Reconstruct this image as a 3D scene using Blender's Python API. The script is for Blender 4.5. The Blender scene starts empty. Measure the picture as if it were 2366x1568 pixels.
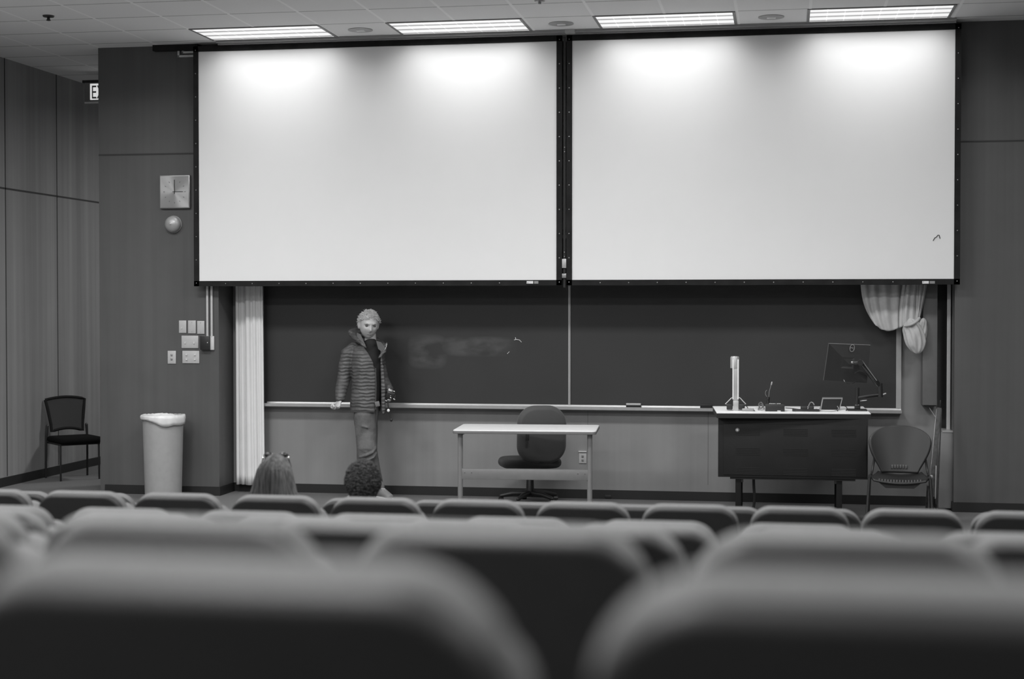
import bpy, bmesh, math, random
from mathutils import Vector, Matrix, noise, Euler
random.seed(7)
C = bpy.context.scene.collection
R = math.radians
PI = math.pi

# ------------------------------------------------------------------ camera
W, Hh, F = 2366.0, 1568.0, 3600.0
CZ = 1.8125
yaw, pitch = R(9.91), math.atan(77.0 / 3600.0)
camd = bpy.data.cameras.new('camera'); cam = bpy.data.objects.new('camera', camd); C.objects.link(cam)
cam.location = (0, 0, CZ); cam.rotation_euler = (PI/2 - pitch, 0, yaw)
camd.sensor_width = 36.0; camd.lens = F / W * 36.0
camd.clip_start = 0.05; camd.clip_end = 60
camd.dof.use_dof = True; camd.dof.focus_distance = 14.6; camd.dof.aperture_fstop = 1.55
bpy.context.scene.camera = cam
_rot = cam.rotation_euler.to_matrix()
def ray(x, y):
    return _rot @ Vector(((x - W/2) / F, -(y - Hh/2) / F, -1.0))
def at(x, y, Y):
    """point of the plane Y that the photograph shows at pixel x, y"""
    d = ray(x, y); return Vector((0, 0, CZ)) + d * (Y / d.y)
def atz(x, y, Z):
    d = ray(x, y); return Vector((0, 0, CZ)) + d * ((Z - CZ) / d.z)

# ------------------------------------------------------------------ materials
def newmat(name):
    m = bpy.data.materials.new(name); m.use_nodes = True
    nt = m.node_tree; b = nt.nodes['Principled BSDF']
    return m, nt, b
def g(v): return (v, v, v, 1)
def mat(name, v, rough=0.6, metal=0.0, spec=0.5, nz=0.0, nscale=20.0, bump=0.0, bscale=200.0, sheen=0.0, stretch=(1, 1, 1)):
    m, nt, b = newmat(name)
    b.inputs['Base Color'].default_value = g(v); b.inputs['Roughness'].default_value = rough
    b.inputs['Metallic'].default_value = metal; b.inputs['Specular IOR Level'].default_value = spec
    if sheen: b.inputs['Sheen Weight'].default_value = sheen
    tc = nt.nodes.new('ShaderNodeTexCoord'); mp = nt.nodes.new('ShaderNodeMapping')
    mp.inputs['Scale'].default_value = stretch
    nt.links.new(tc.outputs['Object'], mp.inputs['Vector'])
    if nz == 0: nz = 0.05
    n = nt.nodes.new('ShaderNodeTexNoise'); n.inputs['Scale'].default_value = nscale; n.inputs['Detail'].default_value = 4
    nt.links.new(mp.outputs[0], n.inputs['Vector'])
    r = nt.nodes.new('ShaderNodeMapRange')
    r.inputs['From Min'].default_value = 0.25; r.inputs['From Max'].default_value = 0.75
    r.inputs['To Min'].default_value = v * (1 - nz); r.inputs['To Max'].default_value = v * (1 + nz)
    nt.links.new(n.outputs['Fac'], r.inputs['Value']); nt.links.new(r.outputs[0], b.inputs['Base Color'])
    if bump:
        n2 = nt.nodes.new('ShaderNodeTexNoise'); n2.inputs['Scale'].default_value = bscale
        bp = nt.nodes.new('ShaderNodeBump'); bp.inputs['Strength'].default_value = bump; bp.inputs['Distance'].default_value = 0.01
        nt.links.new(mp.outputs[0], n2.inputs['Vector']); nt.links.new(n2.outputs['Fac'], bp.inputs['Height'])
        nt.links.new(bp.outputs[0], b.inputs['Normal'])
    return m
def math_node(nt, op, a, b=None, c=None):
    n = nt.nodes.new('ShaderNodeMath'); n.operation = op
    for i, v in enumerate((a, b, c)):
        if v is None: continue
        if isinstance(v, (int, float)): n.inputs[i].default_value = v
        else: nt.links.new(v, n.inputs[i])
    return n.outputs[0]
def wood(name, v, amp=0.16, rough=0.45, flame=0.1):
    """straight-grained veneer: broad vertical leaves, fine grain and a little figure"""
    m, nt, b = newmat(name)
    b.inputs['Roughness'].default_value = rough; b.inputs['Specular IOR Level'].default_value = 0.35
    tc = nt.nodes.new('ShaderNodeTexCoord')
    outs = []
    for sc, st, det in ((1.0, (4.2, 4.2, 0.10), 2), (1.0, (17, 17, 0.35), 3), (1.0, (3.0, 3.0, 3.6), 5)):
        mp = nt.nodes.new('ShaderNodeMapping'); mp.inputs['Scale'].default_value = st
        nt.links.new(tc.outputs['Object'], mp.inputs['Vector'])
        n = nt.nodes.new('ShaderNodeTexNoise'); n.inputs['Scale'].default_value = sc; n.inputs['Detail'].default_value = det
        nt.links.new(mp.outputs[0], n.inputs['Vector']); outs.append(n.outputs['Fac'])
    a = math_node(nt, 'MULTIPLY_ADD', outs[0], 2.0, -1.0)
    bb = math_node(nt, 'MULTIPLY_ADD', outs[1], 1.0, -0.5)
    cc = math_node(nt, 'MULTIPLY_ADD', outs[2], 2.0, -1.0)
    s = math_node(nt, 'ADD', math_node(nt, 'MULTIPLY', a, amp), math_node(nt, 'MULTIPLY', bb, amp * 1.3))
    s = math_node(nt, 'ADD', s, math_node(nt, 'MULTIPLY', cc, flame))
    s = math_node(nt, 'ADD', s, 1.0)
    s = math_node(nt, 'MULTIPLY', s, v)
    nt.links.new(s, b.inputs['Base Color'])
    return m
def emis(name, v, strength):
    m, nt, b = newmat(name)
    b.inputs['Base Color'].default_value = g(0.8)
    b.inputs['Emission Color'].default_value = g(v); b.inputs['Emission Strength'].default_value = strength
    return m

M = {}
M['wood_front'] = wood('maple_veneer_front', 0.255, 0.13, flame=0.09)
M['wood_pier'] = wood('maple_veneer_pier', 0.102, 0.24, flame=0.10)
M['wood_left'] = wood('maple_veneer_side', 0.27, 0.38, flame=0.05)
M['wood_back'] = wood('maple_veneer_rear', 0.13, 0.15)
M['wood_box'] = wood('plywood_box', 0.20, 0.08, flame=0.25)
M['wood_old'] = mat('worn_easel_wood', 0.045, 0.6, nz=0.5, nscale=30)
M['base'] = mat('black_vinyl_base', 0.018, 0.45)
M['carpet'] = mat('grey_carpet', 0.18, 0.95, spec=0.1, nz=0.15, nscale=120, bump=0.6, bscale=500)
M['screen'] = mat('matte_white_screen', 0.83, 0.9, spec=0.1, nz=0.01, nscale=3)
M['border'] = mat('black_velvet_border', 0.014, 0.8, spec=0.25, nz=0.4, nscale=8)
M['snap'] = mat('nickel_snap', 0.30, 0.3, metal=0.8)
M['tag'] = mat('white_tag', 0.75, 0.6)
M['alu'] = mat('aluminium', 0.48, 0.4, metal=0.35)
M['chrome'] = mat('chrome', 0.75, 0.18, metal=1.0)
M['steel'] = mat('brushed_steel', 0.33, 0.35, metal=0.5, stretch=(1, 1, 20))
M['white_pl'] = mat('white_plastic', 0.62, 0.45)
M['plate'] = mat('ivory_switch_plate', 0.50, 0.4)
M['black_pl'] = mat('black_plastic', 0.018, 0.45)
M['black_gl'] = mat('black_gloss_plastic', 0.02, 0.22)
M['black_metal'] = mat('black_metal', 0.016, 0.4, spec=0.5)
M['charcoal'] = mat('charcoal_fabric', 0.022, 0.95, sheen=0.1, bump=0.3)
M['vinyl_back'] = mat('seat_shell_plastic', 0.013, 0.55, spec=0.3, nz=0.1)
M['uphol'] = mat('seat_upholstery', 0.122, 0.75, spec=0.3, nz=0.08, nscale=60, bump=0.15, bscale=900)
M['curtain'] = mat('off_white_curtain', 0.80, 0.9, spec=0.1, nz=0.04, nscale=5)
M['curtain_g'] = mat('ivory_satin_curtain', 0.60, 0.6, spec=0.3, nz=0.10, nscale=12)
M['laminate'] = mat('light_grey_laminate', 0.70, 0.35)
M['bin'] = mat('grey_polyethylene_bin', 0.36, 0.5)
M['liner'] = mat('thin_plastic_liner', 0.72, 0.35)
M['skin'] = mat('skin', 0.50, 0.5, nz=0.06, nscale=30)
M['lip'] = mat('lip_skin', 0.17, 0.5)
M['iris'] = mat('dark_eye', 0.03, 0.2)
M['greyhair'] = mat('silver_hair', 0.55, 0.6, nz=0.35, nscale=60)
M['darkhair'] = mat('dark_curly_hair', 0.017, 0.6, nz=0.4, nscale=60)
M['brownhair'] = mat('brown_long_hair', 0.050, 0.5, nz=0.8, nscale=70, stretch=(1, 1, 0.12))
M['jeans'] = mat('faded_denim', 0.11, 0.85, nz=0.45, nscale=8, bump=0.6, bscale=28)
M['shirt'] = mat('black_shirt', 0.016, 0.9)
M['shoe'] = mat('grey_shoe_leather', 0.20, 0.6)
M['sole'] = mat('white_shoe_sole', 0.65, 0.6)
M['sweater'] = mat('dark_sweater', 0.05, 0.9)
M['paper'] = mat('white_paper', 0.8, 0.8)
M['chalk'] = mat('chalk', 0.8, 0.9)
M['brass_bell'] = mat('grey_bell_paint', 0.42, 0.4, metal=0.3)
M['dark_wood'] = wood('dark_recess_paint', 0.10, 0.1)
M['cable_w'] = mat('pale_cable', 0.35, 0.5)
M['light_seg'] = mat('brushed_column', 0.45, 0.35, metal=0.3)

def jacket_mat():
    m, nt, b = newmat('quilted_jacket_nylon')
    b.inputs['Roughness'].default_value = 0.5; b.inputs['Base Color'].default_value = g(0.085)
    tc = nt.nodes.new('ShaderNodeTexCoord'); w = nt.nodes.new('ShaderNodeTexWave')
    w.bands_direction = 'Z'; w.inputs['Scale'].default_value = 9.5; w.inputs['Distortion'].default_value = 3.4
    w.inputs['Detail'].default_value = 2; w.inputs['Detail Scale'].default_value = 1.5
    nt.links.new(tc.outputs['Object'], w.inputs['Vector'])
    bp = nt.nodes.new('ShaderNodeBump'); bp.inputs['Strength'].default_value = 0.55; bp.inputs['Distance'].default_value = 0.009
    nt.links.new(w.outputs['Fac'], bp.inputs['Height']); nt.links.new(bp.outputs[0], b.inputs['Normal'])
    nn = nt.nodes.new('ShaderNodeTexNoise'); nn.inputs['Scale'].default_value = 14; nn.inputs['Detail'].default_value = 4
    nt.links.new(tc.outputs['Object'], nn.inputs['Vector'])
    nt.links.new(math_node(nt, 'MULTIPLY_ADD', nn.outputs['Fac'], .12, .025), b.inputs['Base Color'])
    return m
M['jacket'] = jacket_mat()

def ceiling_mat():
    m, nt, b = newmat('acoustic_tile_ceiling')
    b.inputs['Roughness'].default_value = 0.9
    tc = nt.nodes.new('ShaderNodeTexCoord'); sp = nt.nodes.new('ShaderNodeSeparateXYZ')
    nt.links.new(tc.outputs['Object'], sp.inputs[0])
    fx = math_node(nt, 'FRACT', math_node(nt, 'DIVIDE', math_node(nt, 'ADD', sp.outputs['X'], 30.5 + 3.455 + 0.012), 0.61))
    fy = math_node(nt, 'FRACT', math_node(nt, 'DIVIDE', math_node(nt, 'ADD', sp.outputs['Y'], 30.5 - 13.94 + 0.008), 0.61))
    lx = math_node(nt, 'LESS_THAN', fx, 0.040)
    ly = math_node(nt, 'LESS_THAN', fy, 0.030)
    n = nt.nodes.new('ShaderNodeTexNoise'); n.inputs['Scale'].default_value = 60; nt.links.new(tc.outputs['Object'], n.inputs['Vector'])
    tile = math_node(nt, 'MULTIPLY_ADD', n.outputs['Fac'], 0.05, 0.80)
    a = math_node(nt, 'MULTIPLY', lx, 0.10)
    col = math_node(nt, 'ADD', tile, a)
    dark = math_node(nt, 'MULTIPLY', math_node(nt, 'MULTIPLY', ly, math_node(nt, 'SUBTRACT', 1.0, lx)), 0.48)  # shaded side of the tile edges, put into the colour as dark lines
    col = math_node(nt, 'SUBTRACT', col, dark)
    nt.links.new(col, b.inputs['Base Color'])
    return m
M['ceiling'] = ceiling_mat()

def board_mat():
    m, nt, b = newmat('slate_chalkboard')
    b.inputs['Roughness'].default_value = 0.55; b.inputs['Specular IOR Level'].default_value = 0.3
    tc = nt.nodes.new('ShaderNodeTexCoord'); sp = nt.nodes.new('ShaderNodeSeparateXYZ')
    nt.links.new(tc.outputs['Object'], sp.inputs[0])
    n = nt.nodes.new('ShaderNodeTexNoise'); n.inputs['Scale'].default_value = 4.5; n.inputs['Detail'].default_value = 5
    mp = nt.nodes.new('ShaderNodeMapping'); mp.inputs['Scale'].default_value = (0.8, 1, 1.6)
    nt.links.new(tc.outputs['Object'], mp.inputs['Vector']); nt.links.new(mp.outputs[0], n.inputs['Vector'])
    def blob(cx, cz, rx, rz):
        dx = math_node(nt, 'POWER', math_node(nt, 'ABSOLUTE', math_node(nt, 'DIVIDE', math_node(nt, 'SUBTRACT', sp.outputs['X'], cx), rx)), 4.0)
        dz = math_node(nt, 'POWER', math_node(nt, 'ABSOLUTE', math_node(nt, 'DIVIDE', math_node(nt, 'SUBTRACT', sp.outputs['Z'], cz), rz)), 4.0)
        s = math_node(nt, 'SUBTRACT', 1.0, math_node(nt, 'ADD', dx, dz))
        s.node.use_clamp = True
        return s
    p1 = at(988, 812, 14.55); p2 = at(1105, 800, 14.55)
    s1 = blob(p1.x, p1.z, 0.20, 0.17); s2 = blob(p2.x, p2.z, 0.38, 0.10)
    s = math_node(nt, 'MAXIMUM', s1, s2)
    k = math_node(nt, 'MULTIPLY_ADD', n.outputs['Fac'], 5.0, -2.0); k.node.use_clamp = True
    k = math_node(nt, 'MULTIPLY', math_node(nt, 'MULTIPLY', s, k), 0.045)
    n3 = nt.nodes.new('ShaderNodeTexNoise'); n3.inputs['Scale'].default_value = 1.5; nt.links.new(tc.outputs['Object'], n3.inputs['Vector'])
    base = math_node(nt, 'MULTIPLY_ADD', n3.outputs['Fac'], 0.012, 0.038)
    nt.links.new(math_node(nt, 'ADD', base, k), b.inputs['Base Color'])
    return m
M['board'] = board_mat()

def diffuser_mat():
    m, nt, b = newmat('lit_prismatic_lens')
    b.inputs['Base Color'].default_value = g(0.08)
    tc = nt.nodes.new('ShaderNodeTexCoord'); sp = nt.nodes.new('ShaderNodeSeparateXYZ')
    nt.links.new(tc.outputs['Object'], sp.inputs[0])
    fx = math_node(nt, 'FRACT', math_node(nt, 'DIVIDE', math_node(nt, 'ADD', sp.outputs['X'], 5.0), 0.147))
    fy = math_node(nt, 'FRACT', math_node(nt, 'DIVIDE', math_node(nt, 'ADD', sp.outputs['Y'], 5.095), 0.19))
    lx = math_node(nt, 'LESS_THAN', fx, 0.06); ly = math_node(nt, 'LESS_THAN', fy, 0.16)
    tub = math_node(nt, 'MULTIPLY_ADD', math_node(nt, 'ABSOLUTE', math_node(nt, 'SUBTRACT', fy, 0.58)), -0.55, 0.80)
    v = math_node(nt, 'SUBTRACT', tub, math_node(nt, 'MULTIPLY', ly, 0.40))
    v = math_node(nt, 'ADD', v, math_node(nt, 'MULTIPLY', lx, 0.16))
    cmb = nt.nodes.new('ShaderNodeCombineXYZ')
    for i in range(3): nt.links.new(v, cmb.inputs[i])
    nt.links.new(cmb.outputs[0], b.inputs['Emission Color']); b.inputs['Emission Strength'].default_value = 1.0
    return m
M['lens'] = diffuser_mat()
M['exit_face'] = emis('lit_exit_face', 0.5, 1.0)
M['exit_letters'] = mat('exit_letters', 0.16, 0.5)

# ------------------------------------------------------------------ mesh helpers
class MB:
    def __init__(s): s.bm = bmesh.new()
    def box(s, c, size, rot=None, bev=0.0, seg=2):
        r = bmesh.ops.create_cube(s.bm, size=1.0); vs = r['verts']
        mt = Matrix.Translation(Vector(c)) @ (rot.to_4x4() if rot else Matrix.Identity(4)) @ Matrix.Diagonal((size[0], size[1], size[2], 1))
        bmesh.ops.transform(s.bm, matrix=mt, verts=vs)
        if bev:
            es = list({e for v in vs for e in v.link_edges})
            bmesh.ops.bevel(s.bm, geom=es, offset=bev, segments=seg, affect='EDGES', profile=0.5)
        return s
    def b2(s, lo, hi, bev=0.0, seg=2):
        lo = Vector(lo); hi = Vector(hi)
        return s.box((lo + hi) / 2, hi - lo, bev=bev, seg=seg)
    def rings(s, rings, cap=True, closed=True):
        vr = [[s.bm.verts.new(p) for p in r] for r in rings]
        for a, b in zip(vr, vr[1:]):
            n = len(a)
            for i in range(n if closed else n - 1):
                j = (i + 1) % n
                s.bm.faces.new((a[i], a[j], b[j], b[i]))
        if cap and closed:
            s.bm.faces.new(list(reversed(vr[0]))); s.bm.faces.new(vr[-1])
        return s
    def limb(s, pts, rad, n=16, ratio=1.0, caps=True, ref=Vector((0, 1, 0))):
        """tapering tube through pts; rad: list of r or (side, depth)"""
        pts = [Vector(p) for p in pts]; rad = [(r, r * ratio) if not isinstance(r, tuple) else r for r in rad]
        P, Q, D = [], [], []
        for i, p in enumerate(pts):
            d = (pts[min(i + 1, len(pts) - 1)] - pts[max(i - 1, 0)]).normalized()
            P.append(p); Q.append(rad[i]); D.append(d)
        if caps:
            def cap(p, r, d, sgn):
                o = []
                m = min(r)
                for a in (0.35, 0.65, 0.85, 0.97):
                    k = math.sqrt(1 - a * a); o.append((p + d * sgn * m * a, (r[0] * k, r[1] * k), d))
                return o
            c0 = cap(P[0], Q[0], D[0], -1)[::-1]; c1 = cap(P[-1], Q[-1], D[-1], 1)
            P = [x[0] for x in c0] + P + [x[0] for x in c1]; Q = [x[1] for x in c0] + Q + [x[1] for x in c1]; D = [x[2] for x in c0] + D + [x[2] for x in c1]
        rs = []
        for p, r, d in zip(P, Q, D):
            rf = ref if abs(d.dot(ref)) < 0.95 else Vector((1, 0, 0))
            side = d.cross(rf).normalized(); dep = side.cross(d).normalized()
            rs.append([p + side * r[0] * math.cos(a) + dep * r[1] * math.sin(a) for a in (2 * PI * i / n for i in range(n))])
        return s.rings(rs)
    def tube(s, pts, r, n=8, smooth=0):
        pts = [Vector(p) for p in pts]
        for _ in range(smooth):
            q = [pts[0]]
            for a, b in zip(pts, pts[1:]): q += [a * .75 + b * .25, a * .25 + b * .75]
            q.append(pts[-1]); pts = q
        return s.limb(pts, [r] * len(pts), n=n, caps=False)
    def cyl(s, a, b, r, r2=None, n=20):
        return s.limb([a, b], [r, r if r2 is None else r2], n=n, caps=False)
    def ell(s, c, r, rot=None, n=20, m=12):
        c = Vector(c); rs = []
        for j in range(m + 1):
            t = PI * (j + 0.02) / (m + 0.04); row = []
            for i in range(n):
                a = 2 * PI * i / n
                v = Vector((math.sin(t) * math.cos(a) * r[0], math.sin(t) * math.sin(a) * r[1], math.cos(t) * r[2]))
                if rot: v = rot @ v
                row.append(c + v)
            rs.append(row)
        return s.rings(rs)
    def lathe(s, prof, c=(0, 0, 0), n=40, axis='Z'):
        c = Vector(c); rs = []
        for r, h in prof:
            row = []
            for i in range(n):
                a = 2 * PI * i / n
                v = Vector((r * math.cos(a), r * math.sin(a), h))
                if axis == 'Y': v = Vector((v.x, -v.z, v.y))
                row.append(c + v)
            rs.append(row)
        return s.rings(rs)
    def prism(s, poly, d):
        d = Vector(d); poly = [Vector(p) for p in poly]
        return s.rings([poly, [p + d for p in poly]])
    def cushion(s, w, h, th, rc, re, rot=None, c=(0, 0, 0), n=7, rb=None):
        """upholstered pad in the XZ plane, rounded corners rc (bottom rb), rounded edge re"""
        rb = rc if rb is None else rb; c = Vector(c); rs = []
        def outline(ins):
            o = []; W2, H2 = w / 2 - ins, h / 2 - ins
            for (sx, sz, a0, rr) in ((1, 1, 0, rc), (-1, 1, 90, rc), (-1, -1, 180, rb), (1, -1, 270, rb)):
                r = max(rr - ins, 0.004)
                for k in range(n + 1):
                    a = R(a0 + 90 * k / n)
                    o.append((sx * (W2 - r) + r * math.cos(a), sz * (H2 - r) + r * math.sin(a)))
            return o
        prof = []
        for k in range(7):
            a = PI / 2 * k / 6; prof.append((re * (1 - math.sin(a)), -th / 2 + re * (1 - math.cos(a))))
        prof += [(i, -y) for i, y in reversed(prof)]
        for ins, y in prof:
            row = []
            for x, z in outline(ins):
                v = Vector((x, y, z))
                if rot: v = rot @ v
                row.append(c + v)
            rs.append(row)
        return s.rings(rs)
    def mesh(s, name):
        bmesh.ops.recalc_face_normals(s.bm, faces=s.bm.faces)
        me = bpy.data.meshes.new(name); s.bm.to_mesh(me); s.bm.free(); return me

def finish(me, angle=38, smooth=True):
    if smooth:
        me.shade_smooth(); me.set_sharp_from_angle(angle=R(angle))
def tag(o, label=None, cat=None, group=None, kind=None):
    if label: o['label'] = label
    if cat: o['category'] = cat
    if group: o['group'] = group
    if kind: o['kind'] = kind
    return o
def obj(name, mb, m, parent=None, world=False, label=None, cat=None, group=None, kind=None, angle=38, smooth=True):
    me = mb if isinstance(mb, bpy.types.Mesh) else mb.mesh(name)
    me.materials.clear(); me.materials.append(M[m] if isinstance(m, str) else m); finish(me, angle, smooth)
    o = bpy.data.objects.new(name, me); C.objects.link(o)
    if parent:
        o.parent = parent
        if world:
            mt = Matrix.Identity(4); p = parent
            while p: mt = p.matrix_basis @ mt; p = p.parent
            me.transform(mt.inverted())
    elif world is True or parent is None and world == 'center':
        pass
    return tag(o, label, cat, group, kind)
def own_origin(o, loc):
    """put a top-level mesh's origin at loc"""
    o.data.transform(Matrix.Translation(-Vector(loc))); o.location = loc; return o
def thing(name, label, cat, loc=(0, 0, 0), rz=0.0, group=None):
    o = bpy.data.objects.new(name, None); C.objects.link(o); o.location = loc; o.rotation_euler = (0, 0, rz)
    o.empty_display_size = 0.1
    return tag(o, label, cat, group)
def struct(name, mb, m, **k):
    return obj(name, mb, m, kind='structure', **k)
def copy_tree(o, parent=None):
    c = o.copy(); C.objects.link(c)
    if parent: c.parent = parent
    for ch in o.children: copy_tree(ch, c)
    return c
def fuse(mb, voxel, it=6, name='m', fac=0.5):
    me = mb.mesh(name); t = bpy.data.objects.new('t', me); C.objects.link(t)
    md = t.modifiers.new('r', 'REMESH'); md.mode = 'VOXEL'; md.voxel_size = voxel
    sm = t.modifiers.new('s', 'SMOOTH'); sm.factor = fac; sm.iterations = it
    bpy.context.view_layer.update()
    dg = bpy.context.evaluated_depsgraph_get()
    out = bpy.data.meshes.new_from_object(t.evaluated_get(dg)); out.name = name
    bpy.data.objects.remove(t); return out

# ================================================================== SETTING
YW, YP, YS = 14.57, 14.17, 14.05      # board wall, piers, screens
ZC = 4.30
XL, XR, YB = -7.72, 5.2, -2.6
ROWS = [  # name key, Y, drop of seat top below camera
    ('r0', 9.21, 1.172), ('r1', 7.97, 1.006), ('r2', 6.06, 0.832), ('r3', 4.79, 0.668), ('r4', 3.65, 0.512), ('r5', 2.50, 0.352), ('r6', 1.25, 0.206)]
SEAT_H = 0.85
rowz = {k: CZ - d - SEAT_H for k, Y, d in ROWS}

# floor: stage level, then the steps of the seating
prof = [(20.5, 0.0), (10.75, 0.0)]
ys = [10.75, 8.85, 7.0, 5.55, 4.35, 3.2, 2.08]
for (k, Y, d), ye in zip(ROWS, ys):
    prof += [(ye, rowz[k])] if prof[-1][0] == ye else [(ye, prof[-1][1]), (ye, rowz[k])]
prof += [(YB, prof[-1][1]), (YB, -0.5), (20.5, -0.5)]
fl = MB(); fl.prism([(XL, y, z) for y, z in prof], (XR - XL, 0, 0))
struct('floor', fl, 'carpet', smooth=False)
struct('ceiling', MB().b2((XL - .1, YB - .1, ZC), (XR + .1, 20.6, ZC + .12)), 'ceiling', smooth=False)
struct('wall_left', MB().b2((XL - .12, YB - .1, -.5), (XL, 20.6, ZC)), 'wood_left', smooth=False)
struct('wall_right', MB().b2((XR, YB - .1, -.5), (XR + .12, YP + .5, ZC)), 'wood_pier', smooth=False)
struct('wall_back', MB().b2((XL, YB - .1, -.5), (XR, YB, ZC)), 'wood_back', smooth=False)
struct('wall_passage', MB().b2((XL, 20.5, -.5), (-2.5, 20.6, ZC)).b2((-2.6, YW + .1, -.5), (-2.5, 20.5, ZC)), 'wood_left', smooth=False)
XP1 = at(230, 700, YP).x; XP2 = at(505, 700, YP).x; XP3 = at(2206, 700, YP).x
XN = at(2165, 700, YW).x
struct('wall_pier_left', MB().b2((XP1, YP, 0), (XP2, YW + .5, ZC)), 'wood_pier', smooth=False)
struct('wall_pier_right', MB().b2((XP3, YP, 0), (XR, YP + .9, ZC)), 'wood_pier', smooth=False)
struct('wall_front', MB().b2((XP2, YW, 0), (XN, YW + .1, ZC)), 'wood_front', smooth=False)
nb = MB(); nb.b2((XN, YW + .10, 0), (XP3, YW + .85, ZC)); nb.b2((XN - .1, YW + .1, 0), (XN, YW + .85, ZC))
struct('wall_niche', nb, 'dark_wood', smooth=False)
def groove(name, a, b, w=.008):
    a = Vector(a); b = Vector(b); lo = Vector([min(p, q) for p, q in zip(a, b)]); hi = Vector([max(p, q) for p, q in zip(a, b)])
    lo -= Vector((w, w, w)) * .5; hi += Vector((w, w, w)) * .5
    return MB().b2(lo, hi)
# panel joints (dark reveals)
zj = at(300, 357, YP).z; zj2 = at(2290, 326, YP).z
j = MB()
j.b2((XP1, YP - .0025, zj - .008), (XP2, YP + .002, zj + .008))
j.b2((XP3, YP - .0025, zj2 - .007), (XR, YP + .002, zj2 + .007))
for y0, y1 in ((0, 20.4),): 
    zz = 2.995
    j.b2((XL - .002, -2, zz - .009), (XL + .0025, 20.4, zz + .009))
for px in (14, 133, -230):
    u = ray(px, 700); Yj = XL / (u.x / u.y); j.b2((XL - .002, Yj - .008, .1), (XL + .0025, Yj + .008, ZC))
struct('trim_1', j, mat('dark_panel_reveal', 0.05, 0.8), smooth=False)
j = MB()
for px in (1358, 1636):
    x = at(px, 1050, YW).x; j.b2((x - .0018, YW - .0012, .15), (x + .0018, YW + .002, .83))
struct('trim_5', j, mat('veneer_seam', 0.12, 0.8), smooth=False)
# baseboards
struct('baseboard_front', MB().b2((XP2, YW - .012, 0), (XN, YW + .002, .084)), 'base')
struct('baseboard_left', MB().b2((XL - .002, YB, .0), (XL + .012, 20.4, .092)), 'base')
struct('baseboard_pier_left', MB().b2((XP1 + .05, YP - .012, 0), (XP2 + .012, YW - .012, .086)), 'base')
struct('baseboard_pier_right', MB().b2((XP3 - .012, YP - .012, 0), (XR, YP + .4, .086)), 'base')
# ceiling slot in front of the screens and the black valance left of them
xa = at(500, 90, 13.97).x; xb = at(2210, 60, 13.97).x
tr = MB(); tr.b2((xa, 13.955, ZC - .022), (xb, 13.99, ZC + .002)); tr.b2((xa, 14.005, ZC - .035), (xb, 14.02, ZC + .002))
struct('trim_2', tr, mat('painted_ceiling_track', 0.35, 0.5), smooth=False)
xv = at(359, 105, YP).x
struct('trim_3', MB().b2((xv, 14.10, ZC - .055), (at(462, 105, YP).x, YP + .001, ZC + .001)), 'border', smooth=False)
# cross bracket over the gap of the screens
cb = at(1318, 72, 13.98)
struct('trim_4', MB().b2((cb.x - .045, 13.94, ZC - .03), (cb.x + .045, 14.03, ZC + .001)), 'plate')

# ================================================================== CEILING FIXTURES
def troffer(cx, cy, label, energy, spread, group, w=1.19, d=.585, first=[None], tilt=0.0):
    if first[0] is None:
        t = thing('ceiling_light', label, 'ceiling light', (cx, cy, ZC), 0, group)
        fr = MB()
        for sx in (-1, 1): fr.b2((sx * w / 2 - .012, -d / 2 - .012, -.006), (sx * w / 2 + .012, d / 2 + .012, .012))
        for sy in (-1, 1): fr.b2((-w / 2, sy * d / 2 - .012, -.006), (w / 2, sy * d / 2 + .012, .012))
        obj('frame', fr, mat('painted_light_frame', 0.22, 0.5), t)
        obj('lens', MB().b2((-w / 2 + .01, -d / 2 + .01, -.003), (w / 2 - .01, d / 2 - .01, .01)), 'lens', t)
        first[0] = t
    else:
        t = copy_tree(first[0]); t.location = (cx, cy, ZC); tag(t, label, None, group)
    ld = bpy.data.lights.new('tube_light', 'AREA'); ld.shape = 'RECTANGLE'; ld.size = w - .04; ld.size_y = d - .04
    ld.energy = energy; ld.spread = R(spread)
    lo = bpy.data.objects.new('tube_light', ld); C.objects.link(lo); lo.location = (cx, cy, ZC - .02)
    lo.rotation_euler = (tilt, 0, 0)
    return t
FY = 13.645
E_FRONT, S_FRONT = 7.8, 150
lab = ['leftmost lit ceiling light above the left end of left screen', 'lit ceiling light above the right half of the left screen',
       'lit ceiling light above the left half of the right screen', 'rightmost lit ceiling light above the right end of right screen']
for cx, l in zip((-4.675, -2.855, -1.025, .79), lab):
    troffer(cx, FY, l, E_FRONT, S_FRONT, 'fluorescent lights along the screens')
for yy, kf in ((11.2, .72), (7.55, 1.12), (3.9, 1.1), (.25, 1.0)):
    for cx, en in ((-6.95, 46), (-5.12, 84), (-1.46, 90), (2.2, 66)):  # leftmost column is unseen and added to brighten the left wall
        troffer(cx, yy, 'ceiling light over the seating, out of view above the frame', en * kf, 165, 'ceiling lights over the seating')
troffer(-4.4, 17.0, 'ceiling light in the passage, hidden behind the left pier', 85, 170, 'ceiling lights over the seating')
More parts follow.
